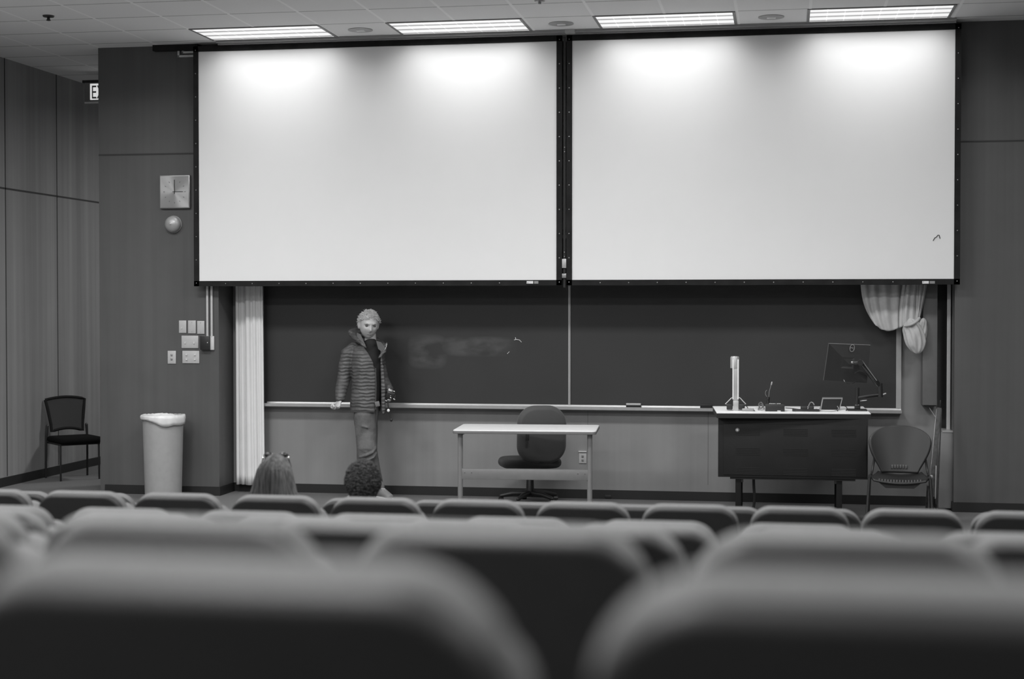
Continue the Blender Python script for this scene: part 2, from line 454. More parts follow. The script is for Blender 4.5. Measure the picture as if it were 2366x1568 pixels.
# recessed downlights (unlit) between the troffers
dl0 = None
for cx, l in zip((-3.77, -1.945, -.12), ('round recessed downlight in ceiling between the two left lights', 'round recessed downlight in ceiling above the gap between screens', 'round recessed downlight in ceiling between the two right lights')):
    if dl0 is None:
        t = thing('recessed_downlight', l, 'downlight', (cx, FY, ZC), 0, 'recessed downlights')
        obj('trim_ring', MB().lathe([(.085, -.001), (.11, -.001), (.112, -.006), (.085, -.008)], n=36), 'alu', t)
        rf = MB().lathe([(.086, -.0035), (.05, -.0055), (.0, -.006)], n=36)
        obj('recess_shade_disc', rf, 'black_metal', t)  # flush dark disc; the shade of the recess is put into its colour
        obj('lamp', MB().box((0, 0, -.009), (.075, .06, .006), bev=.002), 'paper', t)
        dl0 = t
    else:
        t = copy_tree(dl0); t.location = (cx, FY, ZC); tag(t, l)
# sprinkler
sp = atz(112, 36, ZC)
t = thing('fire_sprinkler', 'small dark fire sprinkler hanging from the ceiling at upper left', 'sprinkler', sp)
obj('escutcheon', MB().lathe([(.0, .0), (.05, 0), (.045, -.012), (.0, -.014)], n=24), 'black_metal', t)
obj('sprinkler_body', MB().lathe([(.012, -.012), (.014, -.035), (.02, -.037), (.02, -.042), (.008, -.046)], n=16), 'black_metal', t)
sp = atz(1247, 1, ZC)
t = thing('fire_sprinkler', 'small fire sprinkler at top edge of the ceiling above left screen', 'sprinkler', sp)
obj('escutcheon', MB().lathe([(.0, .0), (.045, 0), (.04, -.01), (.0, -.012)], n=24), 'steel', t)
obj('sprinkler_body', MB().lathe([(.012, -.01), (.012, -.03), (.0, -.032)], n=16), 'steel', t)
# exit sign
e0 = at(197, 192, 15.6); e1 = at(197, 237, 15.6)
t = thing('exit_sign', 'illuminated EXIT sign hanging from ceiling, partly hidden by the pier', 'sign', (e0.x, 15.6, e1.z))
eh = e0.z - e1.z
obj('housing', MB().b2((0, -.02, 0), (.36, .06, eh), bev=.004), 'steel', t)
obj('lower_rail', MB().b2((.002, -.024, -.012), (.36, -.01, .004)), 'tag', t)
obj('mounting_plate', MB().b2((-.03, -.01, eh + .002), (.36, .05, eh + .03)), 'black_metal', t)
fc = obj('lit_face', MB().b2((.066, -.026, .025), (.355, -.02, eh - .012)), 'exit_face', t)
tx = bpy.data.curves.new('exit', 'FONT'); tx.body = 'EXIT'; tx.size = .205; tx.extrude = .001
to = bpy.data.objects.new('tmp', tx); C.objects.link(to); bpy.context.view_layer.update()
me = bpy.data.meshes.new_from_object(to.evaluated_get(bpy.context.evaluated_depsgraph_get())); bpy.data.objects.remove(to)
me.transform(Matrix.Translation((.078, -.0275, .037)) @ Matrix.Rotation(PI/2, 4, 'X') @ Matrix.Diagonal((.62, .98, 1, 1)))
obj('letters', me, 'exit_letters', t, smooth=False)

# ================================================================== SCREENS
def screen(x0, x1, label, tags):
    zb, zt = CZ + .238, CZ + 2.395
    t = thing('projection_screen', label, 'projection screen', ((x0 + x1) / 2, YS, zb))
    X0, X1 = x0 - (x0 + x1) / 2, x1 - (x0 + x1) / 2; h = zt - zb
    obj('screen_surface', MB().b2((X0 - .02, -.006, -.02), (X1 + .02, .006, h + .02)), 'screen', t, smooth=False)
    b = .050
    fr = MB()
    # slightly wavy cloth border
    def strip(a, c, wv):
        a = Vector(a); c = Vector(c); n = 60; rs = []
        d = (c - a).normalized(); nrm = Vector((-d.z, 0, d.x))
        for i in range(n + 1):
            p = a.lerp(c, i / n); q = .003 * noise.noise(Vector((p.x * 2.1 + wv, 0, p.z * 2.1)))
            o1 = p + nrm * (b / 2 + q); o2 = p - nrm * (b / 2)
            rs.append([o1 + Vector((0, -.014, 0)), o2 + Vector((0, -.014, 0)), o2 + Vector((0, .03, 0)), o1 + Vector((0, .03, 0))])
        fr.rings(rs)
    strip((X1 + b, 0, -b / 2), (X0 - b, 0, -b / 2), 1); strip((X0 - b, 0, h + b / 2 + .006), (X1 + b, 0, h + b / 2 + .006), 5)
    strip((X0 - b / 2, 0, -b), (X0 - b / 2, 0, h + b + .006), 9); strip((X1 + b / 2, 0, h + b + .006), (X1 + b / 2, 0, -b), 13)
    obj('border', fr, 'border', t)
    sm = MB().lathe([(.0, .003), (.0045, .0025), (.006, 0), (.0, -.001)], n=10, axis='Y').mesh('snap')
    first = True
    def snap(x, z):
        o = bpy.data.objects.new('snap', sm); C.objects.link(o); o.parent = t; o.location = (x, -.0145, z)
    sm.materials.append(M['snap']); sm.shade_smooth()
    nz = 11
    for i in range(nz):
        z = -.02 + (h + .04) * i / (nz - 1); snap(X0 - .027, z); snap(X1 + .027, z)
    for i in range(1, 13): snap(X0 + (X1 - X0) * i / 13, -.026)
    for px0, px1, v in tags:
        a = at(px0, 649, YS - .014); c = at(px1, 655, YS - .014)
        obj('label_tag', MB().b2((a.x, YS - .0165, c.z), (c.x, YS - .013, a.z)), v, t, world=True)
    return t
sx0, sx1 = at(461, 600, YS).x, at(1286, 600, YS).x
sx2, sx3 = at(1322, 600, YS).x, at(2204, 600, YS).x
s1 = screen(sx0, sx1, 'left white projection screen in a snapped black border', ((1217, 1232, 'tag'), (1234, 1244, 'steel')))
s2 = screen(sx2, sx3, 'right white projection screen in a snapped black border', ((2131, 2146, 'tag'), (2148, 2160, 'steel')))
# pen-like squiggle on the right screen
q = MB(); pts = [at(x, y, YS - .008) for x, y in ((2156, 556), (2160, 549), (2163, 548), (2167, 543), (2170, 543), (2172, 551))]
q.tube(pts, .0035, n=6); obj('dark_mark', q, 'black_pl', s2, world=True)
# clamps joining the two frames
gx = (at(1286, 600, YS).x + at(1322, 600, YS).x) / 2
t = thing('frame_clamp_rail', 'narrow dark vertical rail with clamps between the two screens', 'rail', (gx, YS, CZ + .2))
obj('rail', MB().b2((-.010, .002, -.03), (.010, .022, 2.24)), 'black_metal', t)
for y0, y1, v in ((598, 619, 'alu'), (632, 642, 'steel')):
    a = at(1299, y0, YS); c = at(1310, y1, YS)
    obj('clamp', MB().b2((-.019, -.02, c.z - CZ - .2), (.019, .004, a.z - CZ - .2), bev=.002), v, t)
for z in (.25, .29, 1.2, 1.24):
    obj('bolt', MB().lathe([(.0, .004), (.005, .003), (.006, 0), (0, 0)], c=(0, .001, z), n=10, axis='Y'), 'snap', t)

# ================================================================== PIER FITTINGS
# conduits
for (xa, ya, xb, l) in ((413, 130, 477, 'outer white conduit bent round from ceiling to the black wall box'), (423, 121, 487, 'inner white conduit bent round from ceiling to the black wall box')):
    Yc = YP - .012
    p = [Vector((at(xa, ya, Yc).x, Yc, ZC - .02)), at(xa, ya, Yc), at(xb, ya - .3, Yc), at(xb, 776, Yc)]
    p[2].z = p[1].z; p[3].x = p[2].x
    m = MB()
    for a, c in zip(p, p[1:]):
        lo = Vector([min(i, k) for i, k in zip(a, c)]) - Vector((.010, .011, .010)); hi = Vector([max(i, k) for i, k in zip(a, c)]) + Vector((.010, .011, .010))
        m.b2(lo, hi, bev=.004)
    o = obj('cable_conduit', m, 'white_pl'); own_origin(o, p[3]); tag(o, l, 'conduit', 'surface conduits on the left pier')
def wallbox(name, px, m, label, cat, th=.008, toggles=(), group=None, Y=YP):
    a = at(px[0], px[1], Y); c = at(px[2], px[3], Y); cx, cz = (a.x + c.x) / 2, (a.z + c.z) / 2; w, h = c.x - a.x, a.z - c.z
    t = thing(name, label, cat, (cx, Y, cz), 0, group)
    obj('plate', MB().b2((-w / 2, -th, -h / 2), (w / 2, 0, h / 2), bev=.002), m, t)
    for (nm, fx, fz, tw, tt, tm) in toggles:
        obj(nm, MB().b2((fx * w - tw / 2, -th - .007, fz * h - tt / 2), (fx * w + tw / 2, -th + .001, fz * h + tt / 2), bev=.0015), tm, t)
    return t
gsw = 'pale plates on the left pier'
SW = ('switch', 0, .0, .012, .022, 'white_pl')
wallbox('switch_plate', (414, 740, 431, 769), 'plate', 'single pale switch plate, leftmost of the top three plates', 'switch plate', toggles=[('switch', -.1, -.12, .008, .012, 'white_pl')], group=gsw)
wallbox('blank_plate', (435, 740, 453, 770), 'plate', 'blank pale wall plate, middle of the top three plates', 'wall plate', toggles=[('screw', 0, .36, .004, .004, 'steel'), ('screw', 0, -.36, .004, .004, 'steel')], group=gsw)
wallbox('blank_plate', (456, 741, 473, 771), 'plate', 'blank pale wall plate beside the vertical conduits', 'wall plate', toggles=[('screw', 0, .36, .004, .004, 'steel'), ('screw', 0, -.36, .004, .004, 'steel')], group=gsw)
wallbox('switch_plate', (420, 775, 459, 804), 'plate', 'double pale switch plate left of the black box', 'switch plate', toggles=[('switch', -.28, -.08, .012, .02, 'white_pl'), ('switch', .25, -.08, .012, .02, 'white_pl')], group=gsw)
wallbox('switch_plate', (422, 810, 461, 839), 'plate', 'double pale outlet plate, bottom of the plate cluster', 'outlet plate', toggles=[('outlet', -.25, .18, .018, .016, 'white_pl'), ('outlet', -.25, -.2, .018, .016, 'white_pl'), ('outlet', .25, .18, .018, .016, 'white_pl'), ('outlet', .25, -.2, .018, .016, 'white_pl')], group=gsw)
wallbox('switch_plate', (388, 810, 407, 840), 'plate', 'single pale outlet plate at far left of the cluster', 'outlet plate', toggles=[('outlet', 0, .18, .018, .018, 'steel'), ('outlet', 0, -.14, .018, .018, 'steel')], group=gsw)
t = wallbox('control_box', (466, 776, 496, 808), 'white_pl', 'black control box with white rim under the two conduits', 'control box', th=.02)
obj('cover', MB().b2((-.065, -.045, -.066), (.030, -.018, .066), bev=.003), 'black_pl', t, label='black cover')
obj('indicator', MB().lathe([(0, .003), (.004, .003), (.005, 0), (0, 0)], c=(.010, -.045, .004), n=12, axis='Y'), 'tag', t)
t = wallbox('wall_outlet', (1338, 1042, 1355, 1070), 'plate', 'pale wall outlet behind the right end of the small table', 'outlet', toggles=[('outlet', 0, .1, .02, .02, 'steel'), ('outlet', 0, -.22, .02, .02, 'steel')], Y=YW)
obj('top_lip', MB().b2((-.038, -.022, .052), (.038, 0, .06)), 'tag', t)
t = wallbox('wall_outlet', (1398, 1143, 1412, 1151), 'black_pl', 'small dark outlet in the black base right of the table', 'outlet', Y=YW - .012)
# clock
a = at(369, 405, YP - .03); c = at(439, 481, YP - .03)
cx, cz, w, h = (a.x + c.x) / 2, (a.z + c.z) / 2, c.x - a.x, a.z - c.z
t = thing('wall_clock', 'square brushed metal wall clock reading quarter past twelve', 'clock', (cx, YP, cz))
obj('clock_case', MB().b2((-w / 2, -.035, -h / 2), (w / 2, 0, h / 2), bev=.006), 'steel', t)
def face_mat():
    m, nt, b = newmat('spun_clock_face'); b.inputs['Metallic'].default_value = .7; b.inputs['Roughness'].default_value = .32
    b.inputs['Base Color'].default_value = g(.42)
    b.inputs['Anisotropic'].default_value = .8
    tn = nt.nodes.new('ShaderNodeTangent'); tn.direction_type = 'RADIAL'; tn.axis = 'Y'
    nt.links.new(tn.outputs[0], b.inputs['Tangent']); return m
obj('clock_face', MB().b2((-w / 2 + .01, -.038, -h / 2 + .01), (w / 2 - .01, -.034, h / 2 - .01)), face_mat(), t)
hd = MB(); hd.b2((-.003, -.042, -.02), (.003, -.039, .115)); obj('minute_hand', MB().b2((-.02, -.042, -.002), (.085, -.040, .003)), 'black_pl', t)
obj('hour_hand', hd, 'black_pl', t)
for i in range(12):
    if i in (0,): continue
    aa = R(30 * i); x, z = .105 * math.sin(aa), .105 * math.cos(aa)
    obj('hour_mark', MB().box((x, -.0385, z), (.006, .002, .013), rot=Matrix.Rotation(aa, 3, 'Y')), 'exit_letters', t)
# bell
b0 = at(402, 518, YP)
t = thing('wall_bell', 'round grey dome bell on the pier below the clock', 'bell', (b0.x, YP, b0.z))
obj('back_plate', MB().lathe([(0, 0), (.082, 0), (.082, .012), (.0, .014)], n=36, axis='Y'), 'brass_bell', t)
pr = [(0, .012), (.030, .012), (.030, .03), (.078, .03)] + [(.078 * math.cos(a), .03 + .055 * math.sin(a)) for a in [PI / 2 * k / 9 for k in range(1, 9)]] + [(.01, .086), (0, .0865)]
obj('dome', MB().lathe(pr[2:], n=40, axis='Y'), 'brass_bell', t)
obj('centre_screw', MB().lathe([(0, .086), (.007, .086), (.006, .092), (0, .093)], n=12, axis='Y'), 'chrome', t)

# ================================================================== CHALKBOARDS
zb0, zb1 = .885, 2.45
X0, XM, X1 = at(611, 900, 14.55).x, at(1316, 900, 14.55).x, at(2070, 900, 14.55).x
for a, c, l, lf, rt in ((X0, XM - .010, 'left chalkboard with a smudged eraser patch behind the standing man', 0, 0), (XM + .010, X1, 'right chalkboard behind the podium, edged by a pale metal frame', 0, 1)):
    t = thing('chalkboard', l, 'chalkboard', ((a + c) / 2, YW, zb0))
    bd = obj('writing_surface', MB().b2((a, 14.54, zb0), (c, YW, zb1)), 'board', t, world=True, smooth=False)
    # keep the texture in room coordinates
    bd.data.transform(Matrix.Translation(Vector(t.location))); bd.location = -Vector(t.location)
    fr = MB()
    for x, wd in ((a, .009), (c, .009 if not rt else .045)):
        fr.b2((x - (.009 if x == a else 0), 14.530, zb0), (x + (wd if x == c else 0), YW, zb1 + .02))
    fr.b2((a, 14.530, zb1), (c, YW, zb1 + .03))
    obj('frame', fr, 'alu', t, world=True, smooth=False)
    if not rt:
        mk = MB()
        for pts in (((1188, 785), (1194, 784), (1200, 785), (1205, 790)), ((1191, 779), (1192, 785))):
            mk.tube([at(x, y, 14.537) for x, y in pts], .003, n=6)
        mk.tube([at(x, y, 14.537) for x, y in ((1172, 817), (1177, 812))], .0025, n=6)
        obj('chalk_mark', mk, 'chalk', t, world=True)
# shared chalk tray
X9 = at(2080, 940, 14.5).x
t = thing('chalk_tray', 'long pale metal chalk tray under both chalkboards', 'chalk tray', ((X0 + X9) / 2, YW, zb0 - .03))
tp = [(14.57, zb0 - .001), (14.535, zb0 - .001), (14.525, zb0 - .022), (14.455, zb0 - .026), (14.448, zb0 - .012), (14.440, zb0 - .014), (14.442, zb0 - .040), (14.47, zb0 - .048), (14.57, zb0 - .05)]
obj('tray', MB().prism([(X0 + .03, y, z) for y, z in tp], (X9 - X0 - .02, 0, 0)), 'alu', t, world=True, angle=20)
def traybit(name, px0, px1, h, m, label, cat):
    a = at(px0, 935, 14.49); c = at(px1, 935, 14.49); z = zb0 - .0215
    t = thing(name, label, cat, ((a.x + c.x) / 2, 14.49, z)); w = c.x - a.x
    obj('felt_pad', MB().b2((-w / 2, -.022, 0), (w / 2, .022, h * .6), bev=.002), 'charcoal', t)
    obj('grip', MB().b2((-w / 2, -.02, h * .6), (w / 2, .02, h), bev=.003), m, t)
traybit('chalkboard_eraser', 1447, 1481, .045, 'plate', 'pale chalkboard eraser on tray right of the office chair', 'eraser')
traybit('chalkboard_eraser', 1618, 1646, .04, 'black_pl', 'dark chalkboard eraser on tray just left of podium', 'eraser')
for px, l in ((1100, 'white chalk stick on the tray left of the office chair'), (1545, 'white chalk stick on the tray between the two erasers'), (665, 'white chalk stick on the tray beside the long curtain')):
    p = at(px, 934, 14.49); p.z = zb0 - .018
    o = obj('chalk_stick', MB().cyl((-.035, 0, 0), (.035, .003, 0), .006, n=10), 'chalk'); o.location = p; tag(o, l, 'chalk', 'chalk sticks on the tray')

# ================================================================== CURTAINS
# long curtain at left
x0, x1 = at(538, 900, 14.40).x, at(610, 900, 14.40).x
def curtain_long():
    mb = MB(); n, m = 120, 40; rs = []
    zt, zb = 3.9, at(565, 1120, 14.42).z
    for jj in range(m + 1):
        z = zt + (zb - zt) * jj / m; row = []; kx = 1 - .05 * math.sin(PI * jj / m)
        for i in range(n + 1):
            u = i / n
            ph = u * 2 * PI * 5.2 + .8 * math.sin(z * .9) + 1.2 * math.sin(u * 7)
            amp = (.016 if u < .36 else .013) * (1 + .4 * math.sin(u * 11 + z))
            x = x0 + (x1 - x0) * kx * (u + .010 * math.sin(ph * 2)) + .008 * math.sin(z * 1.6)
            y = 14.43 + amp * math.cos(ph) + (.045 if u < .36 else 0) - .01 * math.sin(z * 2.1)
            row.append(Vector((x, y, z)))
        rs.append(row)
    mb.rings(rs, closed=False)
    return mb
t = thing('long_curtain', 'long off-white curtain hanging left of the chalkboard', 'curtain', ((x0 + x1) / 2, 14.43, 0))
me = curtain_long(); o = obj('curtain_cloth', me, 'curtain', t, world=True, angle=180)
sd = o.modifiers.new('s', 'SOLIDIFY'); sd.thickness = .004
obj('curtain_rail', MB().b2((x0 - .02, 14.41, 3.9), (x1 + .02, 14.45, 3.93)), 'alu', t, world=True)
# gathered short curtain at right: swag, tail and knot
t = thing('knotted_curtain', 'ivory curtain bunched up and knotted, hanging below the right screen', 'curtain', tuple(at(2080, 740, 14.36)))
def swag(L, Rr, bot, cols, Y0, top=640, folds=6, amp=.022, ph0=0.0, conv=None):
    """L, Rr: functions of v giving the left and right pixel edge; bot: function of u giving lower edge"""
    mb = MB(); n, m = cols, 40; rs = []
    for jj in range(m + 1):
        v = jj / m; row = []
        for i in range(n + 1):
            u = i / n; yb = bot(u); y = top + (yb - top) * v
            xx = L(v) + (Rr(v) - L(v)) * u
            dep = amp * math.cos(u * 2 * PI * folds + ph0 + 1.1 * math.sin(u * 5)) * (1 - .35 * v)
            bulge = -.045 * math.sin(PI * u) * math.sin(PI * min(v * .95, 1)) 
            row.append(at(xx, y, Y0 + dep + bulge))
        rs.append(row)
    mb.rings(rs, closed=False); return mb
o = obj('swag', swag(lambda v: 1988 + 5 * v + 26 * v ** 3, lambda v: 2095 - 6 * v ** 2, lambda u: 742 + 22 * math.sin(PI * min(1, u * 1.02)) ** .6, 110, 14.38, folds=4.6, amp=.015), 'curtain_g', t, world=True, angle=180)
o.modifiers.new('s', 'SOLIDIFY').thickness = .005
o = obj('side_fold', swag(lambda v: 2090 - 12 * math.sin(PI * v * .6), lambda v: 2122 - 8 * v, lambda u: 757 - 18 * u, 60, 14.33, folds=3, amp=.014, ph0=1), 'curtain_g', t, world=True, angle=180)
o.modifiers.new('s', 'SOLIDIFY').thickness = .005
o = obj('side_fold', swag(lambda v: 2112 + 2 * v, lambda v: 2144 - 22 * v ** 1.4, lambda u: 744, 60, 14.35, folds=4, amp=.012, ph0=2), 'curtain_g', t, world=True, angle=180)
o.modifiers.new('s', 'SOLIDIFY').thickness = .005
def crumple(c, r, tilt, folds, seed, n=64, m=40, amp=.10):
    mb = MB(); rs = []; c = Vector(c)
    rt = Matrix.Rotation(tilt, 3, 'Y')
    for jj in range(m + 1):
        th = PI * (jj + .05) / (m + .1); row = []
        for i in range(n):
            a = 2 * PI * i / n
            k = 1 + amp * math.sin(folds * a + 2.2 * math.sin(th * 2 + seed)) * math.sin(th) + .16 * noise.noise(Vector((math.cos(a) * 1.4, math.sin(a) * 1.4, th * 1.3 + seed)))
            k += .10 * abs(noise.noise(Vector((math.cos(a) * 3.2, math.sin(a) * 3.2, th * 2.2 + seed * 3))))
            v = Vector((math.sin(th) * math.cos(a) * r[0] * k, math.sin(th) * math.sin(a) * r[1] * k, math.cos(th) * r[2]))
            row.append(c + rt @ v)
        rs.append(row)
    mb.rings(rs); return mb
kb = crumple(at(2112, 776, 14.33), (.085, .075, .165), R(-14), 9, 1.3)
obj('knot', kb, 'curtain_g', t, world=True, angle=180)
obj('knot_tail', crumple(at(2130, 765, 14.36), (.045, .05, .12), R(6), 7, 4.1), 'curtain_g', t, world=True, angle=180)
tw = MB(); tw.tube([at(2090, 752, 14.27), at(2104, 750, 14.23), at(2118, 742, 14.24), at(2124, 735, 14.28)], .014, n=10, smooth=2)
obj('wrap', tw, 'curtain_g', t, world=True)

# ================================================================== RIGHT CORNER
a = at(2133, 640, 14.38); c = at(2165, 936, 14.38)
t = thing('wall_duct_box', 'long narrow grey box mounted vertically right of the chalkboard', 'wall box', ((a.x + c.x) / 2, YW, c.z))
obj('box_body', MB().b2((a.x, 14.38, c.z), (c.x, YW, 3.2), bev=.004), mat('painted_grey_box', .17, .5), t, world=True)
obj('box_lower_edge', MB().b2((a.x + .006, 14.39, c.z - .01), (c.x - .006, YW, c.z + .002)), 'black_metal', t, world=True)
wr = MB(); wr.tube([at(2145, 938, 14.45), at(2156, 955, 14.3), at(2163, 965, 14.22)], .003, n=6)
obj('cord', wr, 'cable_w', t, world=True)
a = at(2189, 640, 14.40); c = at(2195, 995, 14.40)
o = obj('metal_strip', MB().b2((a.x, 14.40, c.z), (c.x, 14.42, 3.2)), mat('edge_strip', .55, .5, metal=.1)); own_origin(o, (a.x, 14.4, c.z))
tag(o, 'thin pale metal strip running down the dark corner recess', 'metal strip')
a = at(2169, 998, 14.25); c = at(2202, 1162, 14.25)
t = thing('plywood_box', 'tall narrow plywood box standing in the right corner', 'box', ((a.x + c.x) / 2, 14.35, 0))
obj('box_body', MB().b2((a.x, 14.25, .02), (c.x, 14.56, a.z), bev=.003), 'wood_box', t, world=True)
obj('top_cap', MB().b2((a.x + .03, 14.245, a.z), (c.x, 14.56, a.z + .014)), 'alu', t, world=True)
obj('plinth', MB().b2((a.x - .015, 14.27, 0), (c.x - .01, 14.56, .025)), 'black_metal', t, world=True)
# folded easel leaning on the wall
Ye = 13.62
t = thing('folded_easel', 'worn folded wooden easel leaning beside the right chair', 'easel', tuple(atz(2150, 1195, 0.0)))
def bar(mb, p, q, w, d):
    p = Vector(p); q = Vector(q); dr = (q - p); ln = dr.length; dr.normalize()
    side = dr.cross(Vector((0, 1, 0))).normalized(); dep = side.cross(dr)
    mt = Matrix((side, dep, dr)).transposed()
    mb.box((p + q) / 2, (w, d, ln), rot=mt, bev=.002); return mb
foot = atz(2141, 1192, 0.02)
obj('leg', bar(MB(), at(2170, 942, 14.0), at(2146, 1200, foot.y), .040, .022), 'wood_old', t, world=True)
obj('leg', bar(MB(), at(2175, 945, 14.03), at(2165, 1190, foot.y + .1), .010, .022), 'wood_old', t, world=True)
obj('metal_rod', bar(MB(), at(2163, 1075, 13.70), at(2161, 1152, 13.68), .008, .008), 'alu', t, world=True)
obj('leg', bar(MB(), at(2144, 1120, 13.55), at(2139, 1200, foot.y + .05), .018, .02), 'wood_old', t, world=True)
obj('top_peg', bar(MB(), at(2173, 924, 14.0), at(2172, 945, 14.0), .010, .012), 'black_metal', t, world=True)
obj('edge_strip', bar(MB(), at(2164, 944, 13.985), at(2140, 1200, foot.y - .015), .004, .004), 'steel', t, world=True)
obj('tray_peg', MB().box(at(2152, 1100, 13.70), (.02, .05, .02), bev=.003), 'alu', t, world=True)

# ================================================================== TRASH CAN
tc = at(377, 1050, 13.88)
t = thing('trash_can', 'tall round grey trash can with white liner by left pier', 'trash can', (tc.x, 13.88, 0))
obj('can_body', MB().lathe([(0, 0), (.165, 0), (.170, .02), (.188, .70), (.192, .765), (.200, .77), (.200, .785), (.188, .785), (.165, .05), (0, .04)], n=56), 'bin', t)
def liner():
    mb = MB(); n = 120; rs = []
    for k, (r, z) in enumerate(((.176, .74), (.183, .79), (.194, .803), (.204, .802), (.208, .792), (.208, .778), (.205, .765))):
        row = []
        for i in range(n):
            a = 2 * PI * i / n; nn = noise.noise(Vector((math.cos(a) * 3.5, math.sin(a) * 3.5, k * .35)))
            n2 = noise.noise(Vector((math.cos(a) * 12, math.sin(a) * 12, k * .8)))
            dz = 0; n3 = noise.noise(Vector((math.cos(a) * 1.3 + 5, math.sin(a) * 1.3, 2.0)))
            if k >= 4: dz = -(.004 + .042 * max(0, math.sin(a * 1.0 + 2.0)) + .05 * max(0, n3)) * (k - 3) / 2.6
            rr = r + .004 * nn + .004 * n2 * (k / 6)
            row.append(Vector((rr * math.cos(a), rr * math.sin(a), z - .012 + dz + .004 * n2 + .006 * n3)))
        rs.append(row)
    mb.rings(rs, cap=False); return mb
o = obj('liner', liner(), 'liner', t, angle=180); o.modifiers.new('s', 'SOLIDIFY').thickness = .002

# ================================================================== SMALL TABLE
zt = .76
nl, nr, fr_, fl_ = atz(1041, 992, zt), atz(1368, 997, zt), atz(1377, 980, zt), atz(1062, 977, zt)
ty0 = (nl.y + nr.y) / 2; tw_ = (nr - nl).x; 
t = thing('classroom_table', 'small light-topped table with grey legs in front of chalkboard', 'table', ((nl.x + nr.x) / 2, ty0 + .36, 0), R(4.2))
hw = tw_ / 2
obj('tabletop', MB().cushion(2 * hw, .70, .028, .035, .006, rot=Matrix.Rotation(PI/2, 3, 'X'), c=(0, 0, zt - .014), n=8), 'laminate', t)
obj('edge_band', MB().cushion(2 * hw + .004, .704, .024, .036, .004, rot=Matrix.Rotation(PI/2, 3, 'X'), c=(0, 0, zt - .019), n=8), mat('grey_edge_band', .16, .5), t)
LG = mat('grey_painted_leg', .22, .4, metal=.2)
for sx in (-1, 1):
    for sy in (-1,):
        lm = MB().cyl((sx * (hw - .055), sy * .27, .05), (sx * (hw - .055), sy * .27, zt - .03), .022, n=20)
        lg = obj('leg', lm, LG, t)
        obj('glide', MB().lathe([(0, 0), (.022, 0), (.02, .015), (0, .018)], c=(sx * (hw - .055), sy * .30, 0), n=16), 'chrome', lg)
    obj('foot', MB().limb([(sx * (hw - .055), -.30, .034), (sx * (hw - .055), .30, .034)], [.02, .02], n=14), LG, t)
    obj('side_rail', MB().b2((sx * (hw - .055) - .012, -.29, zt - .055), (sx * (hw - .055) + .012, .29, zt - .03)), LG, t)
st = MB(); st.b2((-hw + .07, -.285, .335), (hw - .07, -.270, .425), bev=.002); st.b2((-hw + .07, -.285, .423), (hw - .07, -.262, .428))
beam = obj('modesty_rail', st, mat('grey_steel_rail', .20, .4, metal=.2), t)
for x in (-hw + .095, -hw + .155, hw - .155, hw - .095):
    obj('screw', MB().lathe([(0, .003), (.004, .003), (.006, 0), (0, 0)], c=(x, -.285, .392), n=10, axis='Y'), 'chrome', beam)

# ================================================================== OFFICE CHAIR BEHIND TABLE
base = at(1222, 1152, 14.08); 
t = thing('office_chair', 'black swivel office chair behind the small table', 'chair', (base.x, 14.15, 0), R(22))
for k in range(5):
    a = 2 * PI * k / 5 + .3
    lm = MB(); lm.limb([(0, 0, .09), (.16 * math.cos(a), .16 * math.sin(a), .085), (.27 * math.cos(a), .27 * math.sin(a), .062)], [.028, .022, .016], n=10)
    lg = obj('base_arm', lm, 'black_pl', t)
    obj('caster', MB().cyl((.27 * math.cos(a) - .02, .27 * math.sin(a), .026), (.27 * math.cos(a) + .02, .27 * math.sin(a), .026), .026, n=16), 'black_pl', lg)
obj('gas_column', MB().lathe([(0, .06), (.038, .06), (.034, .22), (.028, .23), (.028, .32), (0, .33)], n=24), 'black_metal', t)
obj('mechanism', MB().b2((-.07, -.1, .29), (.07, .1, .335), bev=.01).box((-.1, -.04, .30), (.09, .03, .03), bev=.008), 'black_pl', t)
obj('seat', MB().cushion(.56, .48, .09, .17, .043, rot=Matrix.Rotation(PI/2, 3, 'X'), c=(0, .02, .375), n=10), 'charcoal', t)
bk = MB().cushion(.455, .535, .085, .17, .04, rot=Matrix.Rotation(R(6), 3, 'X'), c=(0, 0, 0), n=12)
for v in bk.bm.verts: v.co.y += .35 * v.co.x ** 2 + (.75 if v.co.z > 0 else .3) * v.co.z ** 2
bm_ = bk.mesh('backrest'); bm_.transform(Matrix.Translation((.058, -.235, .645)) @ Matrix.Rotation(R(-2), 4, 'Z'))
obj('backrest', bm_, mat('grey_black_back', .050, .75, sheen=.2), t)
obj('back_support', MB().limb([(.04, -.05, .31), (.05, -.17, .315), (.058, -.22, .40), (.058, -.22, .55)], [(.03, .01)] * 4, n=12), 'black_pl', t)
obj('height_knob', MB().b2((-.105, -.300, .60), (-.075, -.275, .66), bev=.006), 'black_pl', t)

# ================================================================== RIGHT PLASTIC CHAIR
ctr = at(2078, 1100, 12.95)
t = thing('stacking_chair', 'black plastic shell stacking chair right of the podium', 'chair', (ctr.x, 12.90, 0), R(-4))
def shell():
    mb = MB(); rs = []; n = 26; m = 26
    z0, z1 = .46, .855
    for jj in range(m + 1):
        v = jj / m; z = z0 + (z1 - z0) * v
        hw_ = .145 + .105 * math.sin(min(1, v / .68) * PI / 2) ** 1.2
        if v > .62: hw_ *= math.sqrt(max(0.0, 1 - ((v - .62) / .385) ** 2.3))
        hw_ = max(hw_, .01); row = []
        for i in range(n + 1):
            u = -1 + 2 * i / n; x = u * hw_
            row.append(Vector((x, .20 + .10 * v - .9 * x * x * (1.2 - .5 * v), z)))
        rs.append(row)
    mb.rings(rs, closed=False); return mb
t.scale = (1, 1, .972)
SH = mat('black_satin_shell', .009, .40, spec=.45)
o = obj('backrest', shell(), SH, t, angle=180); sd = o.modifiers.new('s', 'SOLIDIFY'); sd.thickness = .012; sd.offset = 0
slot = MB()
